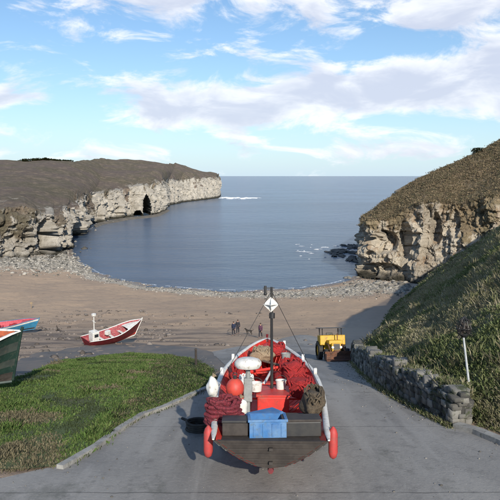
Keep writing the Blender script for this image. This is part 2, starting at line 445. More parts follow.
# lines shared by the slip road
wall_px = [(352, 361), (362, 371), (380, 386), (400, 398), (425, 411), (456, 427)]
wall_pts = [g_at(*p) for p in wall_px]
k_near = [g_at(456, 428), g_at(476, 434), g_at(500, 444), g_at(540, 462), g_at(600, 492)]
k_left = [g_at(215, 386), g_at(190, 397), g_at(165, 409), g_at(142, 417), g_at(120, 431)]
slip_poly = [g_at(300, 335)]+[g_at(338, 342)]+[p.copy() for p in wall_pts]+k_near+[Vector((11, 4, 0)), Vector((-14, 4, 0)), Vector((-10.5, 8, 0)), g_at(78, 462)]+k_left[::-1]+[g_at(228, 368), g_at(212, 352)]
_, slipP, _ = drape('slipway', slip_poly, M['slip'], .025, .9, .12, label='worn grey concrete slipway running down to the beach', cat='slipway')
lawn_px = [(62, 361), (100, 357), (135, 354), (168, 356), (197, 361), (212, 371), (213, 385)]
lawn_poly = GP(*lawn_px)+k_left[1:]+[g_at(100, 447), g_at(70, 466), g_at(20, 470), g_at(-60, 470), g_at(-60, 400), g_at(-20, 388), g_at(20, 378)]
lawn_o, lawnP, lawn_in = drape('lawn', lawn_poly, M['lawn'], .05, .7, .25, label='patch of green turf beside the slipway', cat='lawn')
tr_poly = GP((-60, 372), (0, 366), (35, 353), (70, 348), (110, 342), (150, 344), (190, 347), (214, 352), (228, 366), (212, 374), (195, 364), (165, 359), (130, 358), (100, 361), (60, 366), (20, 382), (-20, 392), (-60, 404))
drape('shade_strip', tr_poly, M['shade_strip'], .012, .9, .3, label='dark strip crossing above the beach, shade painted over rough ground', cat='shade_strip')  # shade streak on rough ground, laid as a dark sheet

# kerbs
def kerb(name, pts, w=.16, h=.12, mat=None, sign=1):
    b = MB(); L = []
    P = [Vector((p.x, p.y)) for p in pts]; Q = []
    for i in range(len(P)-1):
        k = max(1, int((P[i+1]-P[i]).length/.5))
        for j in range(k): Q.append(P[i].lerp(P[i+1], j/k))
    Q.append(P[-1]); rows = []
    for i, p in enumerate(Q):
        t = (Q[min(i+1, len(Q)-1)]-Q[max(i-1, 0)]).normalized(); n = Vector((-t.y, t.x))
        jj = .015*noise.noise((p.x*2, p.y*2, 0))
        z = gz(p.x, p.y)
        rows.append([(*(p-n*w/2), z-.1), (*(p-n*(w/2-.015)), z+h+jj), (*(p+n*(w/2-.015)), z+h+jj), (*(p+n*w/2), z-.1)])
    b.grid(rows)
    b.face(rows[0]); b.face(rows[-1])
    o = b.build(name, mat or M['concrete_kerb'], smooth=False); return o
tag(kerb('kerb', [g_at(216, 384)]+k_left[:]+[g_at(96, 449), g_at(60, 470)], .2, .12), 'low pale concrete kerb between the turf and the path', 'kerb', kind='structure')
tag(kerb('kerb', k_near, .3, .16), 'pale concrete kerb at the foot of the scrub slope past the wall end', 'kerb', kind='structure')

# ------------------------------------------------------------------ lofted headlands
def fbm(x, y, z, o=4):
    return noise.fractal((x, y, z), 1.0, 2.0, o)
def loft(name, cols, divs, ncol, mat, vegrows, amp, caves=(), label='', seed=0, hillamp=.5):
    cols = [[Vector(p) for p in c] for c in cols]; nr = len(cols[0])
    # resample columns
    d = [0]
    for i in range(1, len(cols)): d.append(d[-1]+max(1.0, (cols[i][0].xy-cols[i-1][0].xy).length, (cols[i][1].xy-cols[i-1][1].xy).length*.8))
    dp = [0]
    for i in range(1, len(cols)):
        a0 = proj(cols[i-1][0])[0]; a1 = proj(cols[i][0])[0]; on = -40 < a1 < 540 and -60 < a0 < 560
        dp.append(dp[-1]+(max(3.0, abs(a1-a0), (cols[i][0].xy-cols[i-1][0].xy).length*.1) if on else max(8.0, (cols[i][0].xy-cols[i-1][0].xy).length*.12)))
    S = np.interp(np.linspace(0, dp[-1], ncol), dp, d)
    ctrl = np.array([[list(p) for p in c] for c in cols])
    dense = np.zeros((ncol, nr, 3))
    for r_ in range(nr):
        for k in range(3):
            dense[:, r_, k] = np.interp(S, d, ctrl[:, r_, k])
    # rows
    rt = []
    for r_ in range(nr-1):
        for j in range(divs[r_]): rt.append(r_+j/divs[r_])
    rt.append(nr-1); rt = np.array(rt)
    V = np.zeros((ncol, len(rt), 3)); veg = np.zeros((ncol, len(rt)))
    base = np.arange(nr)
    for i in range(ncol):
        for k in range(3): V[i, :, k] = np.interp(rt, base, dense[i, :, k])
    foot = V[:, 0, :2]; tan = np.gradient(foot, axis=0)
    ker = np.ones(9)/9; tan = np.stack([np.convolve(np.pad(tan[:, k], 4, mode='edge'), ker, 'valid') for k in range(2)], 1)
    tan /= np.linalg.norm(tan, axis=1)[:, None]+1e-9
    nrm = np.stack([tan[:, 1], -tan[:, 0]], 1)
    # make the normal look at the cliff's outer side
    for i in range(ncol):
        inn = V[i, divs[0], :2]-V[i, 0, :2]+ (V[i, -1, :2]-V[i, 0, :2])*.2
        if np.dot(inn, nrm[i]) > 0: nrm[i] *= -1
    vr = np.interp(rt, base, vegrows); topv = amp/4.2
    for i in range(ncol):
        s = S[i]
        for j, t in enumerate(rt):
            p = V[i, j]; z = p[2]
            if t > .35: p[2] += topv*min(1, (t-.35)/.65)*max(0, 1-max(0, t-1)*1.4)*(2.6*noise.noise((s*.045, seed, 1))+1.5*noise.noise((s*.16, seed, 4))+.7*noise.noise((s*.5, seed, 7)))
            if t <= 1.25:
                w = math.sin(min(1, max(0, t))*math.pi)*.55+.45
                if t > 1: w *= (1.25-t)/.25
                a = fbm(s*.055+seed, z*.02, seed, 3)*1.4
                fz = abs(fbm(s*.16+seed, z*.05+3, seed+2, 4))
                c = fbm(s*.5, z*.35, seed+5, 4)*.35
                bd = .25*noise.noise((s*.02, z*1.3, seed))
                vd, vp = noise.voronoi((s*.20+.4*noise.noise((s*.3, z*.4, 1)), z*.34, seed)); cr_ = noise.cell(vp[0]*9.0); vd2, vp2 = noise.voronoi((s*.55, z*.8, seed+4)); cr2 = noise.cell(vp2[0]*9.0)
                kb = max(.35, 1-max(0, V[i, 0, 1]-260)/260)
                a += kb*.34*cr_+kb*.16*cr2-.30*max(0, 1-(vd[1]-vd[0])/.10)-.12*max(0, 1-(vd2[1]-vd2[0])/.10)
                dd = amp*w*(a+min(.9, fz*1.8)-.55+c+bd*.5)
                p[0] += nrm[i, 0]*dd; p[1] += nrm[i, 1]*dd
                p[2] += .6*w*noise.noise((s*.3, z*.2, 9+seed)) if t > .3 else 0
            if t > .85:
                w = min(1, (t-.85)*2)
                big = fbm(p[0]*.018+seed, p[1]*.018, 2, 4); sm = fbm(p[0]*.1, p[1]*.1, 5, 2)
                p[2] += w*hillamp*(big*2.0+sm*(.3 if seed == 3 else 1.0))*(1 if t < nr-1.9 else .35)
            veg[i, j] = vr[j]+(.08*max(0, min(1, (110-proj(p)[0])/60)) if seed == 3 and .15 < t < 1.2 else (.42*max(0, min(1, (proj(p)[0]-425)/45))*min(1, t*2) if seed == 17 and t < 1.2 else 0))+(.50*noise.noise((s*.075, z*.05, 30+seed))+.3*noise.noise((s*.3, z*.1, 40+seed)))*(1 if t < 1.2 else 0)
            for (cx, cy, rx, ry, dep) in caves:
                px, py = proj(p); q = ((px-cx)/rx)**2+((py-cy)/ry)**2; q *= 1+.5*noise.noise((V[i, 0, 0]*.07, V[i, 0, 1]*.07, p[2]*.2+cx)); q = max(0, q)
                if q < 1 and t <= 1.3:
                    k = (1-q)**(.5 if dep < 20 else .22)
                    if dep < 20: p[0] -= nrm[i, 0]*dep*k; p[1] -= nrm[i, 1]*dep*k
                    else: p[0] += dep*k*(.92*p[0]/p[1]-.10); p[1] += dep*k
                    veg[i, j] -= .6*k
    idx = np.arange(ncol*len(rt)).reshape(ncol, len(rt))
    Fq = np.stack([idx[:-1, :-1], idx[:-1, 1:], idx[1:, 1:], idx[1:, :-1]], -1).reshape(-1, 4)
    o = npmesh(name, V.reshape(-1, 3), Fq, mat, True, {'veg': veg.ravel()})
    nrt_ = len(rt)-1; cut = divs[0]+2
    o.data.polygons.foreach_set('use_smooth', np.array([(k_ % nrt_) > cut for k_ in range(len(o.data.polygons))], dtype=bool))
    bm = bmesh.new(); bm.from_mesh(o.data); bmesh.ops.recalc_face_normals(bm, faces=bm.faces)
    if sum(f.normal.z for f in bm.faces) < 0: bmesh.ops.reverse_faces(bm, faces=bm.faces)
    bm.to_mesh(o.data); bm.free()
    return tag(o, label, 'cliff', kind='structure'), V
# left: (foot px,py) (top px,py, setback) (mid px py, Y) (crest px py, Y)
def Lc(fx, fy, tx, ty, sb, mx, my, mY, cx, cy, cY, z=0.0):
    f = at_z(fx, fy, z); f2 = Vector((f.x, f.y, -1.5))
    t = at(tx, ty, f.y+sb); m = at(mx, my, f.y+mY); c = at(cx, cy, f.y+cY)
    bk = Vector((c.x*1.3-20, c.y+300, c.z-6)); return [f2, t, m, c, bk]
Lcols = [
    Lc(-330, 300, -330, 225, 10, -330, 190, 60, -330, 150, 150, 2),
    Lc(-170, 275, -170, 218, 12, -170, 185, 70, -170, 152, 180, 2),
    Lc(-60, 262, -60, 212, 8, -60, 185, 80, -60, 161, 230, 1.5),
    Lc(0, 261, 0, 209, 8, 0, 186, 80, 0, 161, 240, 1.2),
    Lc(22, 259, 25, 207, 9, 22, 185, 80, 24, 161, 240, 1),
    Lc(50, 255, 52, 214, 10, 50, 188, 80, 50, 160, 240, 1),
    Lc(68, 249, 66, 210, 12, 68, 187, 80, 70, 159.5, 240, .6),
    Lc(82, 236, 78, 201, 12, 84, 183, 70, 90, 159, 240, .2),
    Lc(92, 224, 92, 193, 12, 100, 180, 70, 108, 158.5, 230, 0),
    Lc(112, 220, 112, 190, 12, 118, 178, 60, 124, 159, 220, 0),
    Lc(132, 217, 131, 187, 12, 134, 176, 60, 138, 160.5, 210, 0),
    Lc(152, 215.5, 152, 184, 12, 152, 173, 60, 155, 161.5, 200, 0),
    Lc(164, 212.5, 162, 182, 14, 162, 172, 60, 166, 162.5, 190, 0),
    Lc(168, 206, 168, 181, 25, 172, 172, 70, 176, 164, 180, 0),
    Lc(184, 202.5, 180, 180, 25, 184, 172, 60, 188, 168, 150, 0),
    Lc(204, 200, 200, 178.5, 20, 202, 174, 50, 205, 171.5, 120, 0),
    Lc(219, 198, 216, 177, 18, 217, 175, 40, 217, 174, 80, 0),
    Lc(221, 195, 219, 177, 20, 219, 175.3, 40, 219, 174.6, 70, 0),
]
end = Lcols[-1]
Lcols.append([Vector((end[0].x-14, end[0].y+110, -1.5)), Vector((end[1].x-16, end[1].y+85, end[1].z)), Vector((end[2].x-14, end[2].y+60, end[2].z)), Vector((end[3].x-10, end[3].y+40, end[3].z)), end[4]])
_, LV = loft('headland', Lcols, (56, 20, 60, 8), 1000, M['headL'], (-.2, .45, 1.2, 1.2, 1.2), 3.7,
     [(147, 208, 3.6, 13, 34), (138, 214, 4, 3.5, 22), (47, 238, 10, 20, 9), (28, 238, 6, 12, 4), (120, 213, 4, 6, 10), (80, 236, 7, 14, 10), (100, 214, 3, 9, 8)],
     label='long brown headland with pale chalk cliffs on the far side of the bay', seed=3, hillamp=1.1)
# right headland around the cove
def Rc(fx, fY, fz, tx, ty, tY, mx, my, mY, cx, cy, cY):
    f = at(fx, 250, fY); f.z = fz
    t = at(tx, ty, tY); m = at(mx, my, mY); c = at(cx, cy, cY)
    return [f, t, m, c, Vector((c.x+25, c.y+70, c.z-2))]
Rcols = [
    [Vector((75, 330, -2)), Vector((82, 330, 20)), Vector((95, 328, 25)), Vector((110, 330, 28)), Vector((150, 420, 28))],
    [Vector((46, 215, -2)), Vector((50, 216, 15)), Vector((54, 214, 20)), Vector((58, 218, 24)), Vector((90, 290, 26))],
    Rc(357, 176, -2, 361, 220, 177, 363, 217, 178, 365, 215, 180),
    Rc(358.5, 160, -2, 359, 224, 162, 362, 219, 166, 366, 214, 172),
    Rc(362, 154, -1, 366, 221, 158, 372, 214, 165, 379, 205.5, 172),
    Rc(374, 150, -.5, 378, 219, 156, 385, 209, 163, 391, 196.5, 172),
    Rc(390, 148, 0, 393, 214, 155, 398, 204, 163, 404, 187.5, 174),
    Rc(404, 147, .5, 408, 206, 153, 412, 196, 162, 417, 179.5, 174),
    Rc(418, 143, 1, 422, 200, 149, 427, 189, 160, 431, 173, 174),
    Rc(436, 141, 2, 440, 201, 148, 444, 186, 160, 447, 165.5, 174),
    Rc(458, 138, 3, 460, 203, 146, 463, 182, 160, 467, 155.5, 174),
    Rc(480, 134, 4, 482, 196, 142, 484, 175, 158, 487, 146.5, 172),
    Rc(510, 128, 5, 510, 190, 136, 510, 166, 154, 510, 136.5, 170),
    Rc(560, 118, 8, 560, 178, 128, 560, 150, 145, 560, 118, 160),
    Rc(640, 105, 12, 640, 160, 115, 640, 130, 130, 640, 92, 145),
]
_, RV = loft('headland', Rcols, (72, 18, 26, 8), 620, M['headR'], (-.25, .5, 1.1, 1.25, 1.25), 2.6,
     [(384, 241, 14, 11, 5), (405, 239, 7, 18, 4.0), (436, 228, 6, 18, 3.5), (380, 270, 22, 7, 4), (455, 222, 5, 14, 3)],
     label='steep brown headland with a cream rock buttress and dark hollows on the near side of the bay', seed=17, hillamp=.75)

# ------------------------------------------------------------------ near hillside
foot_px = [(352, 357), (360, 349), (375, 333), (390, 312), (401, 297)]
fp = [(11.5, 4), (9.2, 8)]+[(k_near[i].x+.25, k_near[i].y) for i in (4, 3, 2, 1)]+[(p.x+.55, p.y+.1) for p in wall_pts[::-1]]+[(p.x, p.y) for p in GP(*foot_px)]+[(31.5, 125), (38, 140)]
fp.sort(key=lambda a: a[1])
FY = [a[1] for a in fp]; FX = [a[0] for a in fp]
FY = [-60, -10]+FY; FX = [16, 13.5]+FX
def hill_z(x, y):
    xf = float(np.interp(y, FY, FX)); d = x-xf
    g = gz(xf, y, False)
    if d < 0: return g-.6+d*1.0
    wallzone = max(0, min(1, (46-y)/6))*max(0, min(1, (y-15)/3))
    st = .75*wallzone*min(1, d/.35)
    slope = .80+.10*noise.noise((x*.05, y*.05, 3))
    z = g-.15+st+ slope*d
    top = 33.5+2*noise.noise((x*.02, y*.02, 1))
    if y > 108: z -= (y-108)*.55
    k = 5.0
    z = -k*math.log(math.exp(-min(z, 90)/k)+math.exp(-top/k))    # soft minimum with the plateau
    z += .55*fbm(x*.22, y*.22, 7, 4)*min(1, d/1.5)+.34*noise.noise((x*.75, y*.75, 2))*min(1, d/.8)*min(1, .3+y/40)+1.2*noise.noise((x*.06, y*.06, 8))*min(1, d/6)
    return z
V = []; veg = []
hys = axis(-60, 134, 12, 60, .45, 2.2); hds = [-.6, -.2, 0]+axis(.2, 75, .2, 8, .35, 2.5)
for y in hys:
    xf = float(np.interp(y, FY, FX))
    for d in hds: V.append((xf+d, y, hill_z(xf+d, y))); veg.append(1.4)
idx = np.arange(len(V)).reshape(len(hys), len(hds))
Fq = np.stack([idx[:-1, :-1], idx[:-1, 1:], idx[1:, 1:], idx[1:, :-1]], -1).reshape(-1, 4)
tag(npmesh('hillside', V, Fq, M['hill'], True, {'veg': veg}), 'steep scrub covered slope rising right of the slipway', 'hillside', kind='structure')

# ------------------------------------------------------------------ scattered blades (scrub and turf)
def tufts(name, P, H, W, col, nb, spread, mat, lean=.5, **tg):
    """P (n,3) points, H heights, W blade widths, col (n,3)"""
    n = len(P); T = n*nb
    P = np.repeat(P, nb, 0); H = np.repeat(H, nb)*rng.uniform(.5, 1.1, T); W = np.repeat(W, nb)*rng.uniform(.6, 1.3, T); C = np.repeat(col, nb, 0)*rng.uniform(.65, 1.35, (T, 1))
    a = rng.uniform(0, 2*np.pi, T); ln = rng.uniform(.1, 1, T)*lean
    sp = np.repeat(np.asarray(spread)*np.ones(n), nb)
    off = rng.normal(0, 1, (T, 2))*sp[:, None]*.5
    base = P+np.c_[off, np.zeros(T)]
    dirv = np.c_[np.cos(a)*ln+off[:, 0]/(sp+1e-6)*.4*lean, np.sin(a)*ln+off[:, 1]/(sp+1e-6)*.4*lean, np.ones(T)]
    dirv /= np.linalg.norm(dirv, axis=1)[:, None]
    b2 = rng.uniform(0, np.pi, T); side = np.c_[np.cos(b2), np.sin(b2), np.zeros(T)]
    tip = base+dirv*H[:, None]
    mid = base+dirv*(H*.55)[:, None]
    v0 = base-side*(W*.25)[:, None]-[0, 0, .03]; v1 = base+side*(W*.25)[:, None]-[0, 0, .03]
    v2 = mid+side*(W*.5)[:, None]; v3 = tip+np.c_[dirv[:, :2]*.2*H[:, None], -.05*H]; v4 = mid-side*(W*.5)[:, None]
    V = np.stack([v0, v1, v2, v3, v4], 1).reshape(-1, 3)
    Fc = np.arange(T*5).reshape(T, 5)
    o = npmesh(name, V, Fc, mat, False, {'tint': np.repeat(np.clip(C, 0, 1), 5, 0)})
    return tag(o, **tg)
# scrub on the near slope
pts = []; Hs = []; Cs = []; Ws = []; Sp = []
pal = np.array([(.24, .26, .12), (.18, .215, .09), (.37, .33, .21), (.30, .29, .16), (.11, .13, .06), (.42, .38, .27)])
tries = 0
while len(pts) < 46000 and tries < 200000:
    tries += 1
    y = 9+rng.random()**1.9*112
    xf = float(np.interp(y, FY, FX)); dmax = min(60, max(4, (y*.46-xf)+2))
    d = rng.random()*dmax
    x = xf+d
    n = noise.noise((x*.16, y*.16, 4)); n2 = noise.noise((x*.5, y*.5, 14))
    w = noise.noise((x*.13, y*.13, 31))+.45*n2+.2*noise.noise((x*1.6, y*1.6, 7))
    if w > .12: k = rng.choice([2, 3, 5, 3], p=[.4, .3, .12, .18])
    elif w > -.15: k = rng.choice([0, 3, 2, 1])
    else: k = rng.choice([0, 1, 1, 4])
    pts.append((x, y, hill_z(x, y))); sc = .55+.012*y
    Hs.append((.13+.24*max(0, n+.2))*sc); Ws.append(.024*sc*(1.4 if k in (0, 1, 4) else .9)*(1+y/28)); Cs.append(pal[k]); Sp.append(.30*sc)
tufts('scrub', np.array(pts), np.array(Hs), np.array(Ws), np.array(Cs), 9, np.array(Sp), M['tint'], 1.5,
      label='rough grass and low scrub covering the slope right of the slipway', cat='scrub', kind='stuff')
pts = []; Hs = []; Cs = []; Ws = []
for _ in range(1200):
    y = 10+rng.random()**1.6*60; xf = float(np.interp(y, FY, FX)); x = xf+.3+rng.random()*max(4, y*.46-xf)
    if noise.noise((x*.4, y*.4, 61)) < .08: continue
    pts.append((x, y, hill_z(x, y))); Hs.append(rng.uniform(.3, .7)); Ws.append(.018+.0006*y); Cs.append([(.38, .33, .22), (.32, .28, .17), (.24, .25, .12)][rng.integers(0, 3)])
tufts('tall_grass', np.array(pts), np.array(Hs), np.array(Ws), np.array(Cs), 14, .22, M['tint'], .9,
      label='taller dead grass tussocks dotted over the scrub slope', cat='grass', kind='stuff')
# heath clumps on the right headland's top and ledges
pts = []; Hs = []; Cs = []; Ws = []; Sp = []
pal2 = np.array([(.30, .23, .145), (.25, .20, .12), (.36, .285, .185), (.19, .175, .105), (.18, .145, .10)])
ncol, nrt = RV.shape[:2]
for _ in range(12000):
    i = int(rng.integers(60, ncol-2)); r0 = 70 if rng.random() < .94 else 46; j = int(rng.integers(r0, 116)); 
    a, b = rng.random(2); p = (RV[i, j]*(1-a)+RV[i+1, j]*a)*(1-b)+(RV[i, j+1]*(1-a)+RV[i+1, j+1]*a)*b
    if proj(p)[0] > 540: continue
    s = .5+rng.random()*.8
    pts.append(p); Hs.append(.36*s); Ws.append(.17*s); Cs.append(pal2[rng.integers(0, 5)]); Sp.append(.6*s)
tufts('heath', np.array(pts), np.array(Hs), np.array(Ws), np.array(Cs), 7, np.array(Sp), M['tint'], 1.1,
      label='brown heath and dead bracken on the headland above the cove', cat='heath', kind='stuff')
# turf blades
pts = []; Hs = []; Cs = []
x0, x1 = min(p.x for p in lawnP), max(p.x for p in lawnP); y0, y1 = min(p.y for p in lawnP), max(p.y for p in lawnP)
gp = np.array([(.135, .205, .06), (.10, .165, .048), (.18, .225, .08), (.23, .20, .125), (.07, .09, .042)])
while len(pts) < 24000:
    x = rng.uniform(max(x0, -14), x1); y = rng.uniform(y0, y1)
    if not lawn_in(Vector((x, y))): continue
    n = noise.noise((x*.5, y*.5, 2))+.5*noise.noise((x*1.7, y*1.7, 5)); px, py = proj((x, y, gz(x, y)))
    edge = noise.noise((x*.35, y*.35, 12))
    k = 3 if n > .48 else (rng.choice([0, 1, 2]) if n > -.3 else 4)
    if py > 415 and px < 60 and edge > -.15: k = 3
    if px > 165-(py-355)*.65+20*edge and rng.random() < .62: k = 4 if rng.random() < .75 else 3  # shaded right side of the lawn painted into the blade colours
    if n < -.42 and rng.random() < .7: continue
    tus = 1+2.2*max(0, noise.noise((x*1.1, y*1.1, 44))-.25)*3
    pts.append((x, y, gz(x, y)+.05)); Hs.append((.05+.055*max(0, n+.3))*tus); Cs.append(gp[k])
tufts('grass', np.array(pts), np.array(Hs), np.full(len(pts), .028), np.array(Cs), 6, .22, M['tint'], 1.0,
      label='short green grass growing on the turf beside the slipway', cat='grass', kind='stuff')
# weeds along wall foot, kerb edges and dark strip edge
pts = []; Hs = []; Cs = []
for _ in range(1500):
    i = rng.integers(0, len(wall_pts)-1); t = rng.random(); p = wall_pts[i].lerp(wall_pts[i+1], t)
    pts.append((p.x+rng.uniform(-.12, .1)-.12, p.y-.15+rng.uniform(-.1, .1), gz(p.x, p.y)+.02)); Hs.append(rng.uniform(.06, .22)); Cs.append(pal[rng.integers(0, 6)])
for _ in range(2600):
    i = rng.integers(0, len(wall_pts)-1); t = rng.random(); p = wall_pts[i].lerp(wall_pts[i+1], t)
    if noise.noise((p.x*.8, p.y*.8, 3)) < -.05: continue
    pts.append((p.x+rng.uniform(.15, .6), p.y+rng.uniform(0, .2), gz(p.x, p.y, False)+.82+rng.uniform(-.1, .2))); Hs.append(rng.uniform(.1, .3)); Cs.append(pal[rng.integers(0, 6)])
for _ in range(700):
    i = rng.integers(0, len(k_left)-1); t = rng.random(); p = k_left[i].lerp(k_left[i+1], t)
    pts.append((p.x-.14+rng.uniform(-.05, .04), p.y+.1, gz(p.x, p.y)+.02)); Hs.append(rng.uniform(.06, .16)); Cs.append(gp[rng.integers(0, 5)])
tufts('weeds', np.array(pts), np.array(Hs), np.full(len(pts), .03), np.array(Cs), 7, .14, M['tint'], 1.0,
      label='weeds growing along the foot of the stone wall and the kerb', cat='weeds', kind='stuff')

# ------------------------------------------------------------------ loose stones
def stones(name, P, S, C, **tg):
    bm = bmesh.new(); bmesh.ops.create_icosphere(bm, subdivisions=1, radius=1)
    bv = np.array([v.co[:] for v in bm.verts]); bf = np.array([[v.index for v in f.verts] for f in bm.faces]); bm.free()
    n = len(P); nv = len(bv)
    sc = S[:, None]*rng.uniform(.6, 1.3, (n, 3))*[1, 1, .6]
    a = rng.uniform(0, 2*np.pi, n); ca, sa = np.cos(a), np.sin(a)
    B = bv[None]*rng.uniform(.75, 1.2, (n, nv, 1))*sc[:, None, :]
    X = B[..., 0]*ca[:, None]-B[..., 1]*sa[:, None]; Y = B[..., 0]*sa[:, None]+B[..., 1]*ca[:, None]
    V = np.stack([X, Y, B[..., 2]], -1)+P[:, None, :]
    Fc = (bf[None]+(np.arange(n)*nv)[:, None, None]).reshape(-1, 3)
    o = npmesh(name, V.reshape(-1, 3), Fc, M['tintrock'], False, {'tint': np.repeat(C, nv, 0)})
    return tag(o, **tg)
P = []; S = []; C = []
t = 0
while len(P) < 9000 and t < 120000:
    t += 1
    x = rng.uniform(-75, 42); y = rng.uniform(95, 215); z_ = zones(x, y)
    keep = z_[1]**1.5
    if float(np.interp(x, SHX, SHY))+1.5 < y: keep = 0
    if y > 120 and x > FX[-1]: keep = 0
    if rng.random() > keep: continue
    s = (.05+rng.random()**3*.26)*(1.7 if x < -45 else 1); P.append((x, y, gz(x, y)+s*.15)); S.append(s)
    g = rng.uniform(.18, .46); C.append((g, g*.93, g*.8) if rng.random() > .25 else (g*.35, g*.34, g*.30))
stones('shingle', np.array(P), np.array(S), np.array(C), label='pale pebbles and cobbles banked along the tide line', cat='shingle', kind='stuff')
P = []; S = []; C = []
while len(P) < 2400:
    x = rng.uniform(-48, 10); y = rng.uniform(38, 104)
    w = noise.noise((x*.12, y*.3, 6))+.35*noise.noise((x*.5, y*.8, 2))
    if rng.random() > max(0.03, w*2.2)*max(.15, min(1, (5-x)/20)): continue
    if x > -12 and y < 55: continue
    s = .05+rng.random()**4*.3; P.append((x, y, gz(x, y)+s*.15)); S.append(s); g = rng.uniform(.08, .26); C.append((g, g*.86, g*.75))
stones('beach_stones', np.array(P), np.array(S), np.array(C), label='dark loose stones and wrack strewn over the upper beach', cat='stones', kind='stuff')
P = []; S = []; C = []
while len(P) < 1800:
    y = 10+rng.random()**1.3*34; xw = float(np.interp(y, [p.y for p in wall_pts[::-1]], [p.x for p in wall_pts[::-1]])) if y > 16 else 7
    if rng.random() < .5: x = xw-abs(rng.normal())*.7-.1
    else: x = rng.uniform(-5, xw)
    if lawn_in(Vector((x, y))) or (rng.random() > .35 and abs(x-.5) < 3 and y < 22): continue
    s_ = .006+rng.random()**4*.03; P.append((x, y, gz(x, y)+.03)); S.append(s_); g = rng.uniform(.08, .28); C.append((g, g*.93, g*.82))
stones('gravel', np.array(P), np.array(S), np.array(C), label='loose gravel lying on the slipway and along its edges', cat='gravel', kind='stuff')
# boulders under the right headland and the left cliffs
P = []; S = []; C = []
for _ in range(260):
    px = rng.uniform(345, 408); py = rng.uniform(274, 294); p = g_at(px, py)
    s = .15+rng.random()**2*.8; P.append((p.x, p.y, p.z)); S.append(s); g = rng.uniform(.10, .35); C.append((g, g*.93, g*.8))
for _ in range(260):
    px = rng.uniform(-30, 150); i = int(np.argmin(np.abs(np.array([proj(q)[0] for q in LV[:, 2]])-px))); q = LV[i, 0]
    s = .25+rng.random()**2*.95; P.append((q[0]+rng.uniform(-2, 7), q[1]-rng.uniform(0, 8), max(-.2, gz(q[0], q[1]-3)))); S.append(s); g = rng.uniform(.07, .35); C.append((g, g*.93, g*.8))
stones('fallen_rocks', np.array(P), np.array(S), np.array(C), label='fallen rocks scattered at the feet of the cliffs', cat='rocks', kind='stuff')

# wave-cut ledge along the left cliff foot
b = MB(); rows = []
for px, py in ((95, 227), (103, 224), (115, 221.5), (130, 219), (145, 217.5), (158, 216), (170, 210)):
    p = at_z(px, py); n = 7+3*noise.noise((px*.1, 0, 0)); row = []
    for k in range(9):
        u = k/8; q = Vector((p.x+u*n*.6-2, p.y-u*n*1.6+5, 0)); row.append((q.x, q.y, .75-1.0*u**2.2+.3*noise.noise((q.x*.2, q.y*.2, 0))))
    rows.append(row)
fine = []
for i in range(len(rows)-1):
    for j in range(8): fine.append([Vector(a).lerp(Vector(c), j/8)+Vector((0, 0, .3*noise.noise((Vector(a).lerp(Vector(c), j/8)*.4)))) for a, c in zip(rows[i], rows[i+1])])
b.grid(fine)
tag(b.build('rock_ledge', simple('ledge_rock', (.20, .17, .13), (.11, .10, .08), .3, .9, .6, .2), smooth=True), 'low brown rock ledge along the foot of the far cliffs', 'rock ledge', kind='structure')
# skerries and surf by the right headland
sk = [(352, 247, 6, 1.0, 'small dark flat rock awash farthest out beside the headland tip'), (345, 251.5, 10, 1.0, 'long dark weedy rock awash off the headland tip'), (335, 255, 6, .8, 'low brown rock awash, leftmost of the rocks off the headland tip'), (354, 259.5, 6, 1.0, 'dark weedy rock awash nearest to the shore by the headland tip')]
for i, (px, py, wpx, h, lb) in enumerate(sk):
    p = at_z(px, py); w = wpx/600*p.y; b = MB()
    for k in range(9): b.rock((rng.uniform(-w*1.1, w*1.1), rng.uniform(-6, 6), -.15), (w*.55, 3.6, .62*h), seed=i*5+k, rot=rng.uniform(-.3, .3), amt=.6)
    o = b.build('skerry', M['skerry'], loc=(p.x, p.y, 0)); tag(o, lb, 'rock', 'dark rocks awash off the headland tip')
def foam(px0, px1, py, dpy, n, lb, sz=1.0):
    b = MB()
    for k in range(n):
        p = at_z(rng.uniform(px0, px1), py+rng.normal()*dpy); L = rng.uniform(.6, 3.2)*sz
        b.rock((p.x, p.y, .02), (L, .45*sz*rng.uniform(.5, 1.3), .22*sz), seed=k, rot=rng.uniform(-.35, .35), amt=.7)
    tag(b.build('surf', M['foam'], smooth=True), lb, 'surf', kind='stuff')
foam(223, 238, 198, .35, 26, 'white surf breaking off the end of the far headland', 2.2)
foam(238, 258, 198.3, .3, 22, 'white surf breaking off the end of the far headland', 2.0)
foam(296, 354, 252, 4.5, 34, 'broken white surf around the rocks off the near headland', .38)
# thin swash line along the beach
b = MB()
for px in range(84, 352, 1):
    X = None
    yy = np.interp(px, [80, 100, 140, 200, 250, 300, 330, 357], [262, 274, 284, 289.5, 291, 288, 284, 277])+.3*noise.noise((px*.2, 0, 0))-.5
    if noise.noise((px*.09, 3, 0)) < -.05: continue
    p = at_z(px+rng.uniform(-.5, .5), yy); b.rock((p.x, p.y, .0), (.3, .12+.12*rng.random(), .03), seed=px, amt=.6, sub=1, rot=rng.uniform(-.4, .4))
tag(b.build('swash', M['foam'], smooth=True), 'thin line of white swash where the sea meets the beach', 'surf', kind='stuff')

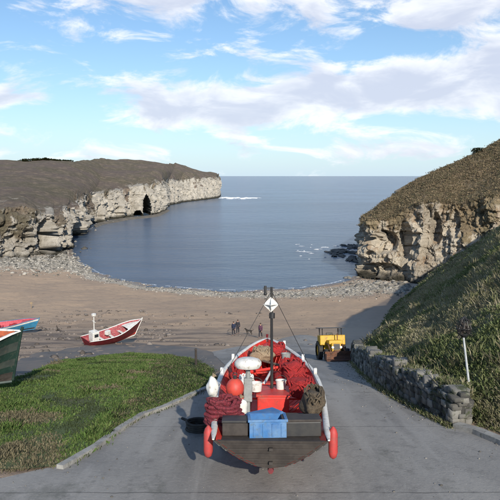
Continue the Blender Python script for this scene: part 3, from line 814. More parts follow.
# ------------------------------------------------------------------ dry stone wall
def build_wall():
    Vv = []; Ff = []; Tt = []; base = 0
    bm0 = bmesh.new(); bmesh.ops.create_cube(bm0, size=1)
    bmesh.ops.bevel(bm0, geom=list(bm0.edges), offset=.07, segments=1, affect='EDGES'); bmesh.ops.triangulate(bm0, faces=bm0.faces)
    bv = [v.co.copy() for v in bm0.verts]; bf = [[v.index for v in f.verts] for f in bm0.faces]; bm0.free()
    O = wall_pts[0]; L = [0]
    for i in range(1, len(wall_pts)): L.append(L[-1]+(wall_pts[i].xy-wall_pts[i-1].xy).length)
    def at_s(s):
        x = np.interp(s, L, [p.x for p in wall_pts]); y = np.interp(s, L, [p.y for p in wall_pts]); return x, y
    tot = L[-1]; Hh = .92
    def stone(c, size, ang, colr):
        nonlocal base
        s = rng.random()*50
        for v in bv:
            q = Vector((v.x*size[0], v.y*size[1], v.z*size[2])); q *= 1+.24*noise.noise(v*2.6+Vector((s, s, 0)))
            q.rotate(Matrix.Rotation(ang[2], 3, 'Z') @ Matrix.Rotation(ang[1], 3, 'Y')); Vv.append((c[0]+q.x, c[1]+q.y, c[2]+q.z)); Tt.append(colr)
        for f in bf: Ff.append([k+base for k in f])
        base += len(bv)
    for side in (0, 1, 2):
        z = 0.06
        while z < Hh+.2:
            h = rng.uniform(.10, .25); s = rng.uniform(0, .3)
            while s < tot:
                w = rng.uniform(.14, .55); x, y = at_s(s); x2, y2 = at_s(min(tot, s+.1)); a = math.atan2(y2-y, x2-x) if s < tot-.1 else a
                top = Hh+.26*noise.noise((s*.35, 0, 0))+.2*noise.noise((s*1.1, 2, 0))
                if z < top:
                    off = (.02, .38, .2)[side]+rng.uniform(-.04, .04)
                    nx_, ny_ = math.sin(a), -math.cos(a)
                    g = .04+.22*rng.random()**1.4; colr = (g, g*.95, g*.85)
                    stone((x-nx_*off*-1 if False else x+abs(nx_)*off*1.0, y+off*.3, gz(x, y, False)+z), (w*1.02, rng.uniform(.2, .3), h*1.08), (0, rng.uniform(-.12, .12), a+rng.uniform(-.12, .12)), colr)
                s += w
            z += h*.95
    for k in range(60):   # cope stones on edge
        s = tot*k/60+rng.uniform(-.1, .1); x, y = at_s(s); x2, y2 = at_s(s+.1); a = math.atan2(y2-y, x2-x) if s < tot-.2 else a
        top = Hh+.26*noise.noise((s*.35, 0, 0))+.2*noise.noise((s*1.1, 2, 0))-.03; g = rng.uniform(.06, .22)
        if rng.random() < .3: continue
        stone((x+.2, y+.06, gz(x, y, False)+top+.1), (rng.uniform(.15, .4), .5, rng.uniform(.2, .34)), (0, rng.uniform(-.4, .4), a+rng.uniform(-.2, .2)), (g, g*.96, g*.88))
    tag(npmesh('dry_stone_wall', Vv, Ff, M['drystone'], False, {'tint': Tt}), 'rough grey dry stone wall along the foot of the scrub slope', 'wall')
build_wall()

# ------------------------------------------------------------------ boats
def boat(root, L, keel, beam, sheer, pal_out, m_in, m_gun, nst=30, strakes=7, thwarts=(.25, .45, .65), m_thw=None, floorz=.35, foredeck=.0, ribs=True, transom_mat=None, keelmat=None, gun_r=.05, rk=.55):
    """hull along +Y (bow). keel/beam/sheer : functions of s in 0..1 from stern to bow"""
    n = nst; m_thw = m_thw or m_in
    prof = [0, .30, .52, .70, .84, .94, 1.0]; K = strakes+1
    def pt(s, u, side, off=0.0):
        y = -L/2+L*s
        b = beam(s); k = keel(s); h = sheer(s)
        w = b*(1-(1-u)**2.0)**.62 if u > 0 else 0.0
        w = b*(.0+ (u**.62))*(.78+.22*u) if u > 0 else 0
        z = k+(h-k)*(u**1.55*.75+u*.25)
        rake = (s**6)*rk*(z-k)-(1-s)**6*0.25*(z-k)
        return Vector((side*max(.02, w+off), y+rake, z))
    hb = MB()
    for side in (-1, 1):
        for j in range(strakes):
            hb.mi = j
            u0, u1 = j/strakes, (j+1)/strakes
            rows = []
            for i in range(n+1):
                s = i/n; o_ = .022*min(1, (1-s)*6)
                a = pt(s, u0, side, o_ if j > 0 else 0); c = pt(s, u1, side, 0.0); 
                inn = pt(s, u0, side, 0.0)
                rows.append([inn, a, c])
            hb.grid(rows)
    hb.build('hull', [pal_out[min(j, len(pal_out)-1)] for j in range(strakes)], root, smooth=False)
    ib = MB()
    for side in (-1, 1):
        rows = []
        for i in range(n+1):
            s = i/n*.985
            rows.append([pt(s, .18+.82*k/8, side, -.05 if True else 0)+Vector((0, -.02, .02)) for k in range(9)])
        ib.grid(rows)
    # sole
    rows = []
    for i in range(n+1):
        s = i/n*.93; a = pt(s, .30, 1, -.06); rows.append([Vector((-a.x, a.y, keel(s)+floorz*.8)), Vector((0, a.y, keel(s)+floorz*.8)), Vector((a.x, a.y, keel(s)+floorz*.8))])
    ib.grid(rows)
    ib.build('inner_hull', m_in, root, smooth=True)
    # transom
    tb = MB(); left = [pt(0, u/8, -1) for u in range(9)]; right = [pt(0, u/8, 1) for u in range(9)]
    loop = right[::-1][:-1]+left; loop2 = [p+Vector((0, .06, 0)) for p in loop]
    tb.grid([loop, loop2], close=True); tb.face(loop); tb.face(loop2)
    for u in (.25, .45, .62, .78, .92):
        q_ = pt(0, u, 1); tb.box((0, q_.y-.012+.0, q_.z), (q_.x*1.97, .02, .018))
    for u in (.35, .8): q_ = pt(0, u, 1); tb.box((0, q_.y-.05, q_.z), (.07, .08, .05))
    tb.build('transom', transom_mat or pal_out[-1], root)
    # gunwale and rubbing strake
    gb = MB()
    for side in (-1, 1):
        gb.tube([pt(i/n, 1, side)+Vector((0, 0, .02)) for i in range(n+1)], [gun_r*min(1, .35+i*.45, .5+(n-i)*.4) for i in range(n+1)], 8, flat=.6)
    gb.build('gunwale', m_gun, root, smooth=True)
    # stem and keel
    kb = MB(); st = [pt(1, u/10, 1) for u in range(11)]
    kb.tube([Vector((0, p.y+.03, p.z)) for p in st]+[Vector((0, st[-1].y+.07, st[-1].z+.16))], .055, 6)
    kb.tube([Vector((0, -L/2+L*i/20, keel(i/20)-.05)) for i in range(21)], .06, 6)
    kb.build('keel_and_stem', keelmat or m_gun, root)
    for s in thwarts:
        t = MB(); a = pt(s, .72, 1, -.06); t.box((0, a.y, a.z), (a.x*2, .26, .045), bev=.008); t.build('thwart', m_thw, root)
    if ribs:
        rb = MB()
        for i in range(3, n-1):
            s = i/n
            for side in (-1, 1): rb.tube([pt(s, .3+.68*k/5, side, -.06) for k in range(6)], .022, 5)
        rb.build('ribs', m_in, root)
    if foredeck:
        fb = MB(); rows = []
        for i in range(9):
            s = 1-foredeck+foredeck*i/8*.985; a = pt(s, .93, 1, -.04); rows.append([(-a.x, a.y, a.z), (0, a.y, a.z+.05), (a.x, a.y, a.z)])
        fb.grid(rows); fb.build('foredeck', m_thw, root)
    return pt
I = lambda xs, ys: (lambda s: float(np.interp(s, xs, ys)))
def sm(xs, ys):
    # cosine-ish smooth interpolation through Catmull-Rom
    def f(s):
        i = max(0, min(len(xs)-2, int(np.searchsorted(xs, s)-1))); t = (s-xs[i])/(xs[i+1]-xs[i])
        p0 = ys[max(0, i-1)]; p1 = ys[i]; p2 = ys[i+1]; p3 = ys[min(len(ys)-1, i+2)]
        return .5*((2*p1)+(-p0+p2)*t+(2*p0-5*p1+4*p2-p3)*t*t+(-p0+3*p1-3*p2+p3)*t**3)
    return f
def wheel(name, c, r, w, mt, mr, root, axis='X', lug=0):
    b = MB(); c = Vector(c); ax = Vector((1, 0, 0)) if axis == 'X' else Vector((0, 1, 0)); up = Vector((0, 0, 1)); sd = ax.cross(up)
    prof = [(-.5, .62), (-.5, .88), (-.38, 1.0), (.38, 1.0), (.5, .88), (.5, .62)]
    rows = []
    nn = 28
    for k in range(nn+1):
        a = 2*math.pi*k/nn; rows.append([c+ax*(p*w)+(sd*math.cos(a)+up*math.sin(a))*(q*r) for p, q in prof])
    b.grid(rows)
    if lug:
        for k in range(lug):
            a = 2*math.pi*k/lug; d = sd*math.cos(a)+up*math.sin(a)
            for sg in (-1, 1):
                p0 = c+ax*(sg*w*.06)+d*r; d2 = sd*math.cos(a+.16)+up*math.sin(a+.16); p1 = c+ax*(sg*w*.47)+d2*r*.99
                b.tube([p0, p1], .028, 4)
    wo = b.build('wheel', mt, root, smooth=True)
    h = MB(); h.cyl(c-ax*w*.28, c+ax*w*.28, r*.63, n=24); h.cyl(c-ax*w*.42, c+ax*w*.42, r*.2, n=12); h.build('rim', mr, wo, smooth=True)
    wo_ = wo
    return wo_

# --- the red and white coble on the slipway
BL = 10.5
mid = Vector((.52, 16.25)); gzm = gz(mid.x, mid.y, False)
yaw = -math.atan2(.20, 9.0); pit = -math.atan(.135)
cob = empty('fishing_boat', (mid.x, mid.y, gzm+.02), (pit, 0, yaw), label='red and white open fishing boat on a trailer with a black mast', cat='fishing boat')
c_keel = sm([0, .2, .5, .8, 1], [.62, .50, .40, .38, .46]); c_beam = sm([0, .15, .35, .55, .75, .88, .95, 1], [1.12, 1.22, 1.34, 1.29, .98, .60, .31, .03])
c_sheer = sm([0, .25, .5, .75, 1], [1.20, 1.29, 1.40, 1.50, 1.62])
ptc = boat(cob, BL, c_keel, c_beam, c_sheer, [M['red'], M['red'], M['red'], M['red'], M['red'], M['white'], M['white']], M['red'], M['white'], thwarts=(.22, .40, .56, .70), foredeck=.15, transom_mat=M['darkwood'], gun_r=.068, keelmat=M['maroon'])
# trailer under the boat
tl = empty('boat_trailer', (mid.x, mid.y, gzm+.02), (pit, 0, yaw), label='rusty two wheeled launching trailer under the red and white boat', cat='trailer')
b = MB()
for sx_ in (-1, 1): b.box((sx_*.55, -.6, .42), (.1, 7.0, .12), bev=.01)
for y in (-3.9, -2.2, -.6, 1.2, 2.8): b.box((0, y, .36), (1.1, .1, .08), bev=.01)
b.build('frame', M['rust'], tl)
b = MB(); b.cyl((-1.15, -1.9, .38), (1.15, -1.9, .38), .05); b.build('axle', M['rust'], tl)
for sx_ in (-1, 1): wheel('wheel', (sx_*1.13, -1.9, .38), .38, .24, M['rubber'], M['red'], tl)
b = MB(); b.tube([(0, -4.0, .4), (0, -4.8, .42), (0, -5.1, .5)], .05, 8); b.build('drawbar', M['rust'], tl)
# fittings that are parts of the boat
def c2w(p): return cob.matrix_basis @ Vector(p)
from mathutils import Euler
cobM = Matrix.Translation(cob.location) @ Euler(cob.rotation_euler).to_matrix().to_4x4()
def local_for(px, py, Y): return cobM.inverted() @ at(px, py, Y)
mb = local_for(272, 396, 15.3); mt = local_for(271.5, 287, 15.3)
b = MB(); b.cyl(mb-Vector((0, 0, .35)), mt, .045, .032, 10); mast = b.build('mast', M['black'], cob, smooth=True)
top = mt
b = MB(); b.box(top+Vector((-.07, 0, -.03)), (.3, .03, .03)); b.cyl(top+Vector((-.16, 0, -.16)), top+Vector((-.16, 0, .03)), .035, n=10); b.ball(top+Vector((-.16, 0, -.18)), .045); b.build('masthead_light', M['black'], mast)
rr = local_for(271, 304.5, 15.25); b = MB()
s_ = .20; 
for nrm_ in range(3):
    q = [Vector((s_, 0, 0)), Vector((0, 0, s_)), Vector((-s_, 0, 0)), Vector((0, 0, -s_))] if nrm_ == 0 else ([Vector((0, s_, 0)), Vector((0, 0, s_)), Vector((0, -s_, 0)), Vector((0, 0, -s_))] if nrm_ == 1 else [Vector((s_, 0, 0)), Vector((0, s_, 0)), Vector((-s_, 0, 0)), Vector((0, -s_, 0))])
    ax = [Vector((0, .006, 0)), Vector((.006, 0, 0)), Vector((0, 0, .006))][nrm_]
    b.face([rr+p+ax for p in q]); b.face([rr+p-ax for p in q]); b.grid([[rr+p+ax for p in q], [rr+p-ax for p in q]], close=True)
b.build('radar_reflector', M['white'], mast)
b = MB(); b.cyl(local_for(272, 316, 15.3)-Vector((0, 0, .06)), local_for(272, 316, 15.3)+Vector((0, 0, .08)), .075); b.build('mast_collar', M['black'], mast)
# fore stays
b = MB(); b.tube([mt-Vector((0, 0, .1)), ptc(.98, 1, 1)+Vector((0, 0, .1))], .009, 5)
for sd in (-1, 1): b.tube([mt-Vector((0, 0, .1)), ptc(.36, 1, sd)], .008, 5)
b.build('stays', M['black'], mast)
# radar dome on a post
dp = local_for(248, 363, 13.6); b = MB(); b.cyl((dp.x, dp.y, .75), dp-Vector((0, 0, .08)), .055, n=12); b.box(dp-Vector((0, 0, .62)), (.2, .16, .55), bev=.02); post = b.build('radar_post', M['grey_paint'], cob, smooth=False)
b = MB(); prof = [(0.0, .13), (.15, .125), (.26, .09), (.315, .03), (.32, -.04), (.27, -.11), (0.0, -.12)]
b.grid([[dp+Vector((r_*math.cos(a), r_*math.sin(a), z)) for r_, z in prof] for a in [2*math.pi*k/28 for k in range(29)]]); b.build('radar_dome', M['white'], post, smooth=True)
# timber cleats / thole pins on the gunwale
for sd, s in ((1, .88), (1, .68), (-1, .68), (1, .5), (-1, .5)):
    p = ptc(s, 1, sd); b = MB(); b.box(p+Vector((0, 0, .10)), (.09, .09, .22), bev=.012); b.build('gunwale_post', M['white'], cob)
# engine box amidships
ec = Vector((.1, -1.4, c_keel(.35)+.52)); b = MB(); b.box(ec, (.8, 1.1, .55), bev=.03); b.box(ec+Vector((0, 0, .3)), (.86, 1.16, .05), bev=.01); b.build('engine_box', M['red'], cob)
# rudder stock plates on the quarter
for sd in (-1, 1):
    b = MB(); p = ptc(.05, 1, sd)+Vector((sd*.12, 0, 0)); b.tube([p+Vector((0, 0, .12)), p+Vector((0, 0, .06)), p+Vector((0, 0, -.02)), p+Vector((0, 0, -.40)), p+Vector((0, 0, -.49)), p+Vector((0, 0, -.53))], [.02, .07, .095, .095, .07, .02], 12); b.build('fender', M['faded_buoy'], cob, smooth=True)
# stern deck
b = MB(); a = ptc(.03, .9, 1, -.06); a2 = ptc(.14, .9, 1, -.06)
b.box((0, -BL/2+1.12, a.z), (a.x*2, 2.1, .05), bev=.005); b.build('stern_deck', M['darkwood'], cob)

# things lying in the boat (world space, own top-level objects)
def put(p): return cobM @ Vector(p)
def crate(name, p, size, rot, mat, label, tilt=0.0, group=None):
    e = empty(name, put(p), (pit+tilt, 0, rot), label=label, cat='crate', group=group)
    w, d, h = size; t = .03
    b = MB(); b.box((0, 0, t/2), (w, d, t))
    for sx_ in (-1, 1): b.box((sx_*(w/2-t/2), 0, h/2+t/2), (t, d, h-t))
    for sy_ in (-1, 1): b.box((0, sy_*(d/2-t/2), h/2+t/2), (w-2*t, t, h-t))
    b.build('shell', mat, e)
    b = MB()
    for sy_ in (-1, 1): b.box((0, sy_*(d/2+.012), h-.02), (w+.06, .03, .05), bev=.006)
    for sx_ in (-1, 1): b.box((sx_*(w/2+.012), 0, h-.02), (.03, d+.0, .05), bev=.006)
    for k in range(4): b.box((-w/2+w*(k+.5)/4, -d/2-.008, h*.42), (.03, .02, h*.7))
    b.build('rim', mat, e)
    return e
sdz = a.z+.03
q1 = local_for(267, 433, 12.3)
crate('fish_crate', (q1.x, -BL/2+.45, sdz), (.74, .5, .36), .04, M['blue'], 'blue plastic fish crate on the stern deck of the red and white boat')
e = crate('fish_crate', (q1.x-.02, -BL/2+1.1, sdz), (.62, .45, .26), .5, M['blue'], 'tilted blue plastic crate inside the red and white boat, forward of the stern deck', tilt=.0)
b = MB(); b.box((0, 0, .275), (.62, .45, .02)); b.build('lid', M['blue'], e)
# buoy
bp = local_for(235, 388, 13.3); e = empty('buoy', put(bp), (0, 0, 0), label='round orange buoy on the rope heap beside the radar post', cat='buoy')
b = MB(); b.ball((0, 0, 0), (.21, .21, .23), 20, 14); b.build('float_body', M['buoy'], e, smooth=True)
b = MB(); b.cyl((0, 0, .2), (0, 0, .29), .045, .035); b.tube([(.05*math.cos(t), 0, .31+.05*math.sin(t)) for t in [k*math.pi/6 for k in range(12)]], .012, 6, closed=True); b.build('eye', M['black'], e)
# maroon rope heap (flaked rope in layers)
rp = local_for(223, 407, 12.5); rw = put(rp); b = MB(); pts = []
z = 0
for lay in range(7):
    pp = []
    for k in range(26):
        a_ = 2*math.pi*k/26; j = .03*math.sin(3*a_+lay)+.02*rng.normal()
        pp.append(((.40+j-.012*lay)*math.cos(a_), (.27+j)*math.sin(a_), lay*.075+.015*math.sin(2*a_+lay*1.3)))
    b.tube(pp, .043, 7, closed=True)
for k in range(14):
    a_ = rng.uniform(0, 6.28); b.tube([(.38*math.cos(a_+t*.5)*(1-.25*t), .25*math.sin(a_+t*.5)*(1-.25*t), .50+.05*math.sin(t*3+k)) for t in (0, .5, 1, 1.5, 2)], .035, 6)
b.ball((0, 0, .24), (.36, .24, .24))
tag(b.build('rope_heap', M['rope_maroon'], smooth=True, loc=(rw.x, rw.y, rw.z-.35), rot=(0, .06, .1)), 'heap of dark red rope coiled at the left quarter of the boat', 'rope')
# white sacks
def sack(px, py, Y, r, lb, seed):
    p = at(px, py, Y); e = empty('sack', p, label=lb, cat='sack'); b = MB(); b.rock((0, 0, 0), r, seed=seed, amt=.22, sub=3); b.build('sack_body', M['white'], e, smooth=True)
    b = MB(); b.tube([(0, 0, r[2]*.9), (.02, 0, r[2]*1.12), (.05, .02, r[2]*1.28)], [.05, .03, .07], 8); b.build('tied_neck', M['rope_tan'], e)
sack(212.5, 388, 12.95, (.13, .15, .24), 'white sack standing left of the dark red rope heap', 1)
sack(240, 408, 12.95, (.17, .15, .22), 'white sack between the dark red rope heap and the blue crate', 4)
# white fish boxes and tubs inside, net heap aft starboard, red net amidships
def heap(name, px, py, Y, r, mat, lb, cat, seed, n=10):
    p = at(px, py, Y); b = MB()
    b.rock((0, 0, 0), r, seed=seed, amt=.35, sub=3)
    for k in range(n*3):
        a_ = rng.uniform(0, 6.28); a2_ = a_+rng.uniform(.4, 1.6); w = rng.uniform(.6, 1.0)
        b.tube([(r[0]*w*math.cos(a_+(a2_-a_)*t), r[1]*w*math.sin(a_+(a2_-a_)*t), r[2]*(.35+.75*math.sin(math.pi*t)*(1.2-w*.4))) for t in (0, .25, .5, .75, 1)], .022, 5)
    return tag(b.build(name, mat, smooth=True, loc=p), lb, cat)
heap('net_heap', 313, 401, 13.2, (.26, .5, .26), M['net'], 'brown fishing net heaped along the right gunwale near the stern', 'fishing net', 2)
heap('net_heap', 292, 372, 17.2, (.42, .6, .30), M['net_red'], 'bright red net bundle lying forward of midships in the boat', 'fishing net', 6)
heap('net_heap', 262, 354, 19.3, (.34, .3, .22), M['rope_tan'], 'tan rope heaped on the small foredeck of the red and white boat', 'rope', 8, 6)
heap('net_heap', 300, 388, 14.9, (.34, .4, .26), M['net_red'], 'crumpled red net right of the mast foot in the boat', 'fishing net', 11)
heap('net_heap', 247, 383, 15.6, (.2, .26, .2), M['white'], 'bundle of white rope left of the mast foot in the boat', 'rope', 14)
def tub(px, py, Y, r, h, mat, lb, cat='tub'):
    p = at(px, py, Y); e = empty('tub', p, (pit, 0, 0), label=lb, cat=cat); b = MB()
    prof = [(0, 0), (r*.85, 0), (r, h), (r+.015, h), (r+.015, h-.02), (r*.97, h), (r*.83, .03), (0, .03)]
    b.grid([[(q*math.cos(a_), q*math.sin(a_), z) for q, z in prof] for a_ in [2*math.pi*k/20 for k in range(21)]]); b.build('tub_wall', mat, e, smooth=True)
    b = MB(); b.tube([(r*math.cos(t), 0, h+.12*math.sin(t)) for t in [math.pi*k/8 for k in range(9)]], .008, 5); b.build('handle', M['black'], e)
tub(281, 389, 15.2, .14, .24, M['white'], 'white bucket just right of the mast foot')
tub(256, 391, 14.8, .16, .22, M['white'], 'white bucket left of the mast foot, behind the white rope')
tub(286, 360, 18.6, .15, .22, M['grey_paint'], 'grey bucket near the bow of the red and white boat')
for (px, py, Y, rad, ln, mt_, lb) in ((258, 372, 17.0, .05, 1.5, 'red', 0), (268, 378, 16.4, .04, 1.3, 'white', 1), (281, 367, 17.6, .045, 1.6, 'wood', 2)):
    p = at(px, py, Y); b = MB(); a_ = .5+lb*.9; b.cyl((-ln/2*math.cos(a_), -ln/2*math.sin(a_), 0), (ln/2*math.cos(a_), ln/2*math.sin(a_), .08), rad, rad*.8, 10)
    tag(b.build('spar', M[mt_], smooth=True, loc=p, rot=(pit, 0, 0)), ('red painted spar lying forward in the red and white boat', 'white painted pole lying forward of the mast foot', 'bare wooden oar shaft lying across the forward thwarts')[lb], 'pole')
heap('net_heap', 276, 350, 19.6, (.3, .34, .22), M['net_red'], 'small red net heap right up in the bow beside the tan rope', 'fishing net', 21, 6)
heap('net_heap', 240, 372, 16.8, (.26, .4, .24), M['net_red'], 'red net pile along the left side behind the radar dome', 'fishing net', 25, 8)
# black box port & starboard of crate
e = empty('tackle_box', put((-.72, -BL/2+.5, sdz)), (pit, 0, 0), label='black tackle box on the stern deck left of the blue crate', cat='box'); b = MB(); b.box((0, 0, .13), (.52, .42, .26), bev=.02); b.build('box_body', M['darkwood'], e); b = MB(); b.box((0, 0, .285), (.54, .44, .05), bev=.01); b.build('lid', M['black'], e)
e = empty('tackle_box', put((.62, -BL/2+.5, sdz)), (pit, 0, .03), label='long black tackle box on the stern deck right of the blue crate', cat='box'); b = MB(); b.box((0, 0, .15), (.78, .44, .30), bev=.02); b.build('box_body', M['black'], e); b = MB(); b.box((0, 0, .325), (.8, .46, .05), bev=.01); b.build('lid', M['darkwood'], e)
# anchor & hose left of the boat
ap = g_at(199, 431); b = MB(); hp = []
for k in range(60):
    a_ = k*.42; hp.append((ap.x+.32*math.cos(a_)*(1+.1*math.sin(k)), ap.y+.3*math.sin(a_), ap.z+.05+.004*k))
b.tube(hp, .035, 7); b.tube([(ap.x-.55, ap.y+.75, ap.z+.05), (ap.x-.25, ap.y+.45, ap.z+.06), (ap.x, ap.y+.1, ap.z+.1), (ap.x+.3, ap.y-.25, ap.z+.08)], .04, 7)
tag(b.build('hose', M['rubber'], smooth=True), 'black rubber hose coiled on the concrete left of the boat', 'hose')

# --- the boat on the upper beach (maroon, white inside)
def place_boat(px, py, Y, rz, pitch=0, roll=0, **k):
    g = g_at(px, py) if Y is None else at(px, py, Y); g.z = gz(g.x, g.y); return empty('fishing_boat', g, (pitch, roll, rz), **k)
m1 = place_boat(112, 343.5, None, R(-46), R(3), R(7), label='maroon and white beached boat with a small mast, alone on the upper beach', cat='fishing boat')
k2 = sm([0, .3, .6, 1], [.16, .08, .08, .3]); b2_ = sm([0, .2, .5, .75, .9, 1], [.85, 1.02, 1.08, .86, .5, .03]); s2 = sm([0, .3, .6, 1], [1.15, 1.08, 1.2, 1.75])
p2 = boat(m1, 5.2, k2, b2_, s2, [M['darkwood'], M['red'], M['maroon'], M['maroon'], M['maroon'], M['maroon'], M['maroon']], M['inner_red'], M['white'], thwarts=(.3, .5, .7), m_thw=M['white'], foredeck=.24, transom_mat=M['maroon'], gun_r=.07, floorz=.5)
b = MB(); b.box((-.1, -1.85, 1.2), (.8, .7, 1.0), bev=.04); cb = b.build('wheelhouse', M['white'], m1)
b = MB(); b.box((0, -1.495, 1.38), (.5, .02, .28)); b.box((.36, -1.85, 1.38), (.02, .4, .28)); b.build('window', M['glass'], cb)
b = MB(); b.cyl((0, -1.9, 1.6), (0, -1.9, 3.5), .05, n=8); b.cyl((-.3, -1.9, 2.7), (.3, -1.9, 2.7), .03, n=6); b.build('mast', M['white'], m1)
b = MB(); b.cyl((0, -1.9, 3.3), (0, -1.9, 3.46), .22, n=14); b.build('radar_dome', M['white'], m1, smooth=True)
b = MB(); b.box((-.45, -.2, 1.05), (.35, .5, .4), rot=(0, 0, .3), bev=.03); b.build('locker', M['white'], m1)
f = at(93.5, 335, 56.5); f.z = gz(f.x, f.y)
e = empty('fender', (f.x-.1, f.y-.6, f.z+.32), label='large white fender lying by the stern of the maroon beached boat', cat='fender'); b = MB(); b.ball((0, 0, 0), (.62, .32, .32), 18, 12); b.build('float_body', M['white'], e, smooth=True); b = MB(); b.cyl((.58, 0, 0), (.72, 0, 0), .06); b.build('eye', M['red'], e)
# --- blue boat at the left edge
m2 = place_boat(2, 334, None, R(-84), R(3), R(9), label='light blue boat with a red interior behind the dark striped boat', cat='fishing boat')
b3 = sm([0, .2, .5, .75, .9, 1], [.9, 1.1, 1.18, .9, .5, .03])
boat(m2, 8.2, sm([0, .3, .6, 1], [.3, .2, .2, .4]), b3, sm([0, .3, .6, 1], [1.25, 1.2, 1.3, 1.75]), [M['darkwood'], M['darkwood'], M['sea_blue'], M['sea_blue'], M['sea_blue'], M['sea_blue'], M['white']], M['pink'], M['sea_blue'], thwarts=(.3, .5, .7), m_thw=M['pink'], foredeck=.2, gun_r=.06, floorz=.6)
for y in (-2.4, -.5, 1.6): b = MB(); b.rock((.1, y, 1.0), (.5, .5, .35), seed=y, amt=.4); b.build('stowed_net', M['net_red'], m2, smooth=True)
# --- large dark striped boat at the left edge
g = at(24, 386, 20.5); rz3 = R(-62)
dirb = Vector((math.sin(R(62)), math.cos(R(62))))
cpos = Vector((g.x-.55, g.y))-dirb*4.3
m3 = empty('fishing_boat', (cpos.x, cpos.y, gz(cpos.x, cpos.y, False)), (R(-3), R(11), rz3), label='large dark green striped boat with an orange interior at the left edge', cat='fishing boat')
boat(m3, 8.8, sm([0, .3, .6, 1], [.4, .3, .28, .42]), sm([0, .2, .5, .75, .9, 1], [1.0, 1.2, 1.3, 1.0, .58, .03]), sm([0, .3, .6, 1], [1.5, 1.45, 1.6, 2.28]),
     [M['darkwood'], M['darkwood'], M['dgreen'], M['strake_grey'], M['dgreen'], M['strake_grey'], M['dgreen']], M['orange'], M['white'], thwarts=(.3, .5, .66, .8), m_thw=M['orange'], foredeck=.12, gun_r=.07, keelmat=M['dgreen'], rk=.12)

# ------------------------------------------------------------------ yellow tractor
tp = g_at(334, 360.5)
tr = empty('tractor', (tp.x, tp.y, gz(tp.x, tp.y, False)+.03), (R(-13.5), 0, R(6)), label='old yellow canopy tractor with a rusty front bucket on the slipway', cat='tractor')
# front faces the camera (-Y)
b = MB(); b.box((0, -.15, 1.0), (.72, 1.5, .55), bev=.05); b.box((0, -.93, .95), (.66, .08, .62), bev=.02); b.box((0, .9, 1.0), (1.2, .9, .5), bev=.04); b.box((0, .62, 1.45), (1.9, .95, .72), bev=.05); b.box((0, -.15, 1.32), (1.0, 1.2, .3), bev=.05)
b.box((-.72, .95, 1.35), (.36, .95, .1), bev=.03); b.box((.72, .95, 1.35), (.36, .95, .1), bev=.03)
bd = b.build('bodywork', M['yellow'], tr)
b = MB(); b.box((0, -.98, 1.0), (.46, .03, .42));
for k in range(5): b.box((0, -1.0, .84+k*.08), (.46, .02, .02))
b.build('grille', M['black'], bd)
b = MB(); b.box((0, -.2, .62), (.5, 2.1, .3), bev=.03); b.cyl((-.75, -.75, .42), (.75, -.75, .42), .06); b.cyl((-.8, .95, .66), (.8, .95, .66), .09); b.build('chassis', M['rust'], tr)
for sx_ in (-1, 1):
    wheel('wheel', (sx_*.86, .95, .68), .68, .36, M['rubber'], M['yellow'], tr, lug=14)
    wheel('wheel', (sx_*.72, -.75, .42), .42, .24, M['rubber'], M['yellow'], tr, lug=12)
    b = MB(); b.tube([(sx_*.5, .35, 1.25), (sx_*.52, -.6, 1.15), (sx_*.52, -1.5, .55)], .055, 6); b.build('loader_arm', M['rust'], tr)
    b = MB(); b.cyl((sx_*.3, -1.0, .98), (sx_*.3, -1.05, .98), .09, n=14); b.build('headlight', M['white'], bd, smooth=True)
b = MB(); rows = []
for sx_ in (-.98, .98): rows.append([(sx_, -1.45, .72), (sx_, -1.35, .38), (sx_, -1.45, .14), (sx_, -2.0, .08), (sx_, -2.0, .12), (sx_, -1.5, .19), (sx_, -1.40, .39), (sx_, -1.5, .72)])
b.grid(rows, close=True)
for sx_ in (-.98, .98): b.box((sx_, -1.66, .35), (.03, .6, .45))
b.build('bucket', M['rust'], tr)
for x in (-.72, .72):
    for y in (.35, 1.35): b = MB(); b.cyl((x, y, 1.55), (x, y, 2.31), .035, n=8); b.build('canopy_post', M['black'], tr)
b = MB(); b.box((0, .82, 2.33), (1.9, 1.55, .05), bev=.015); b.build('canopy', M['black'], tr)
b = MB(); b.box((0, 1.0, 1.45), (.5, .45, .1), bev=.03); b.box((0, 1.22, 1.72), (.5, .1, .5), bev=.03); b.build('seat', M['black'], tr)
b = MB(); b.tube([(.18*math.cos(t), .52+.06*math.sin(t), 1.72+.17*math.sin(t)) for t in [k*math.pi/8 for k in range(16)]], .018, 6, closed=True); b.cyl((0, .35, 1.5), (0, .52, 1.72), .02); b.build('steering_wheel', M['black'], tr)
b = MB(); b.cyl((.22, -.35, 1.25), (.22, -.35, 1.95), .035, n=10); b.build('exhaust_pipe', M['rust'], tr)
b = MB(); b.box((1.02, .1, .62), (.3, .6, .4), bev=.03); b.build('toolbox', M['cloth_blue'], tr)

tr.scale = (.86, .86, .86)
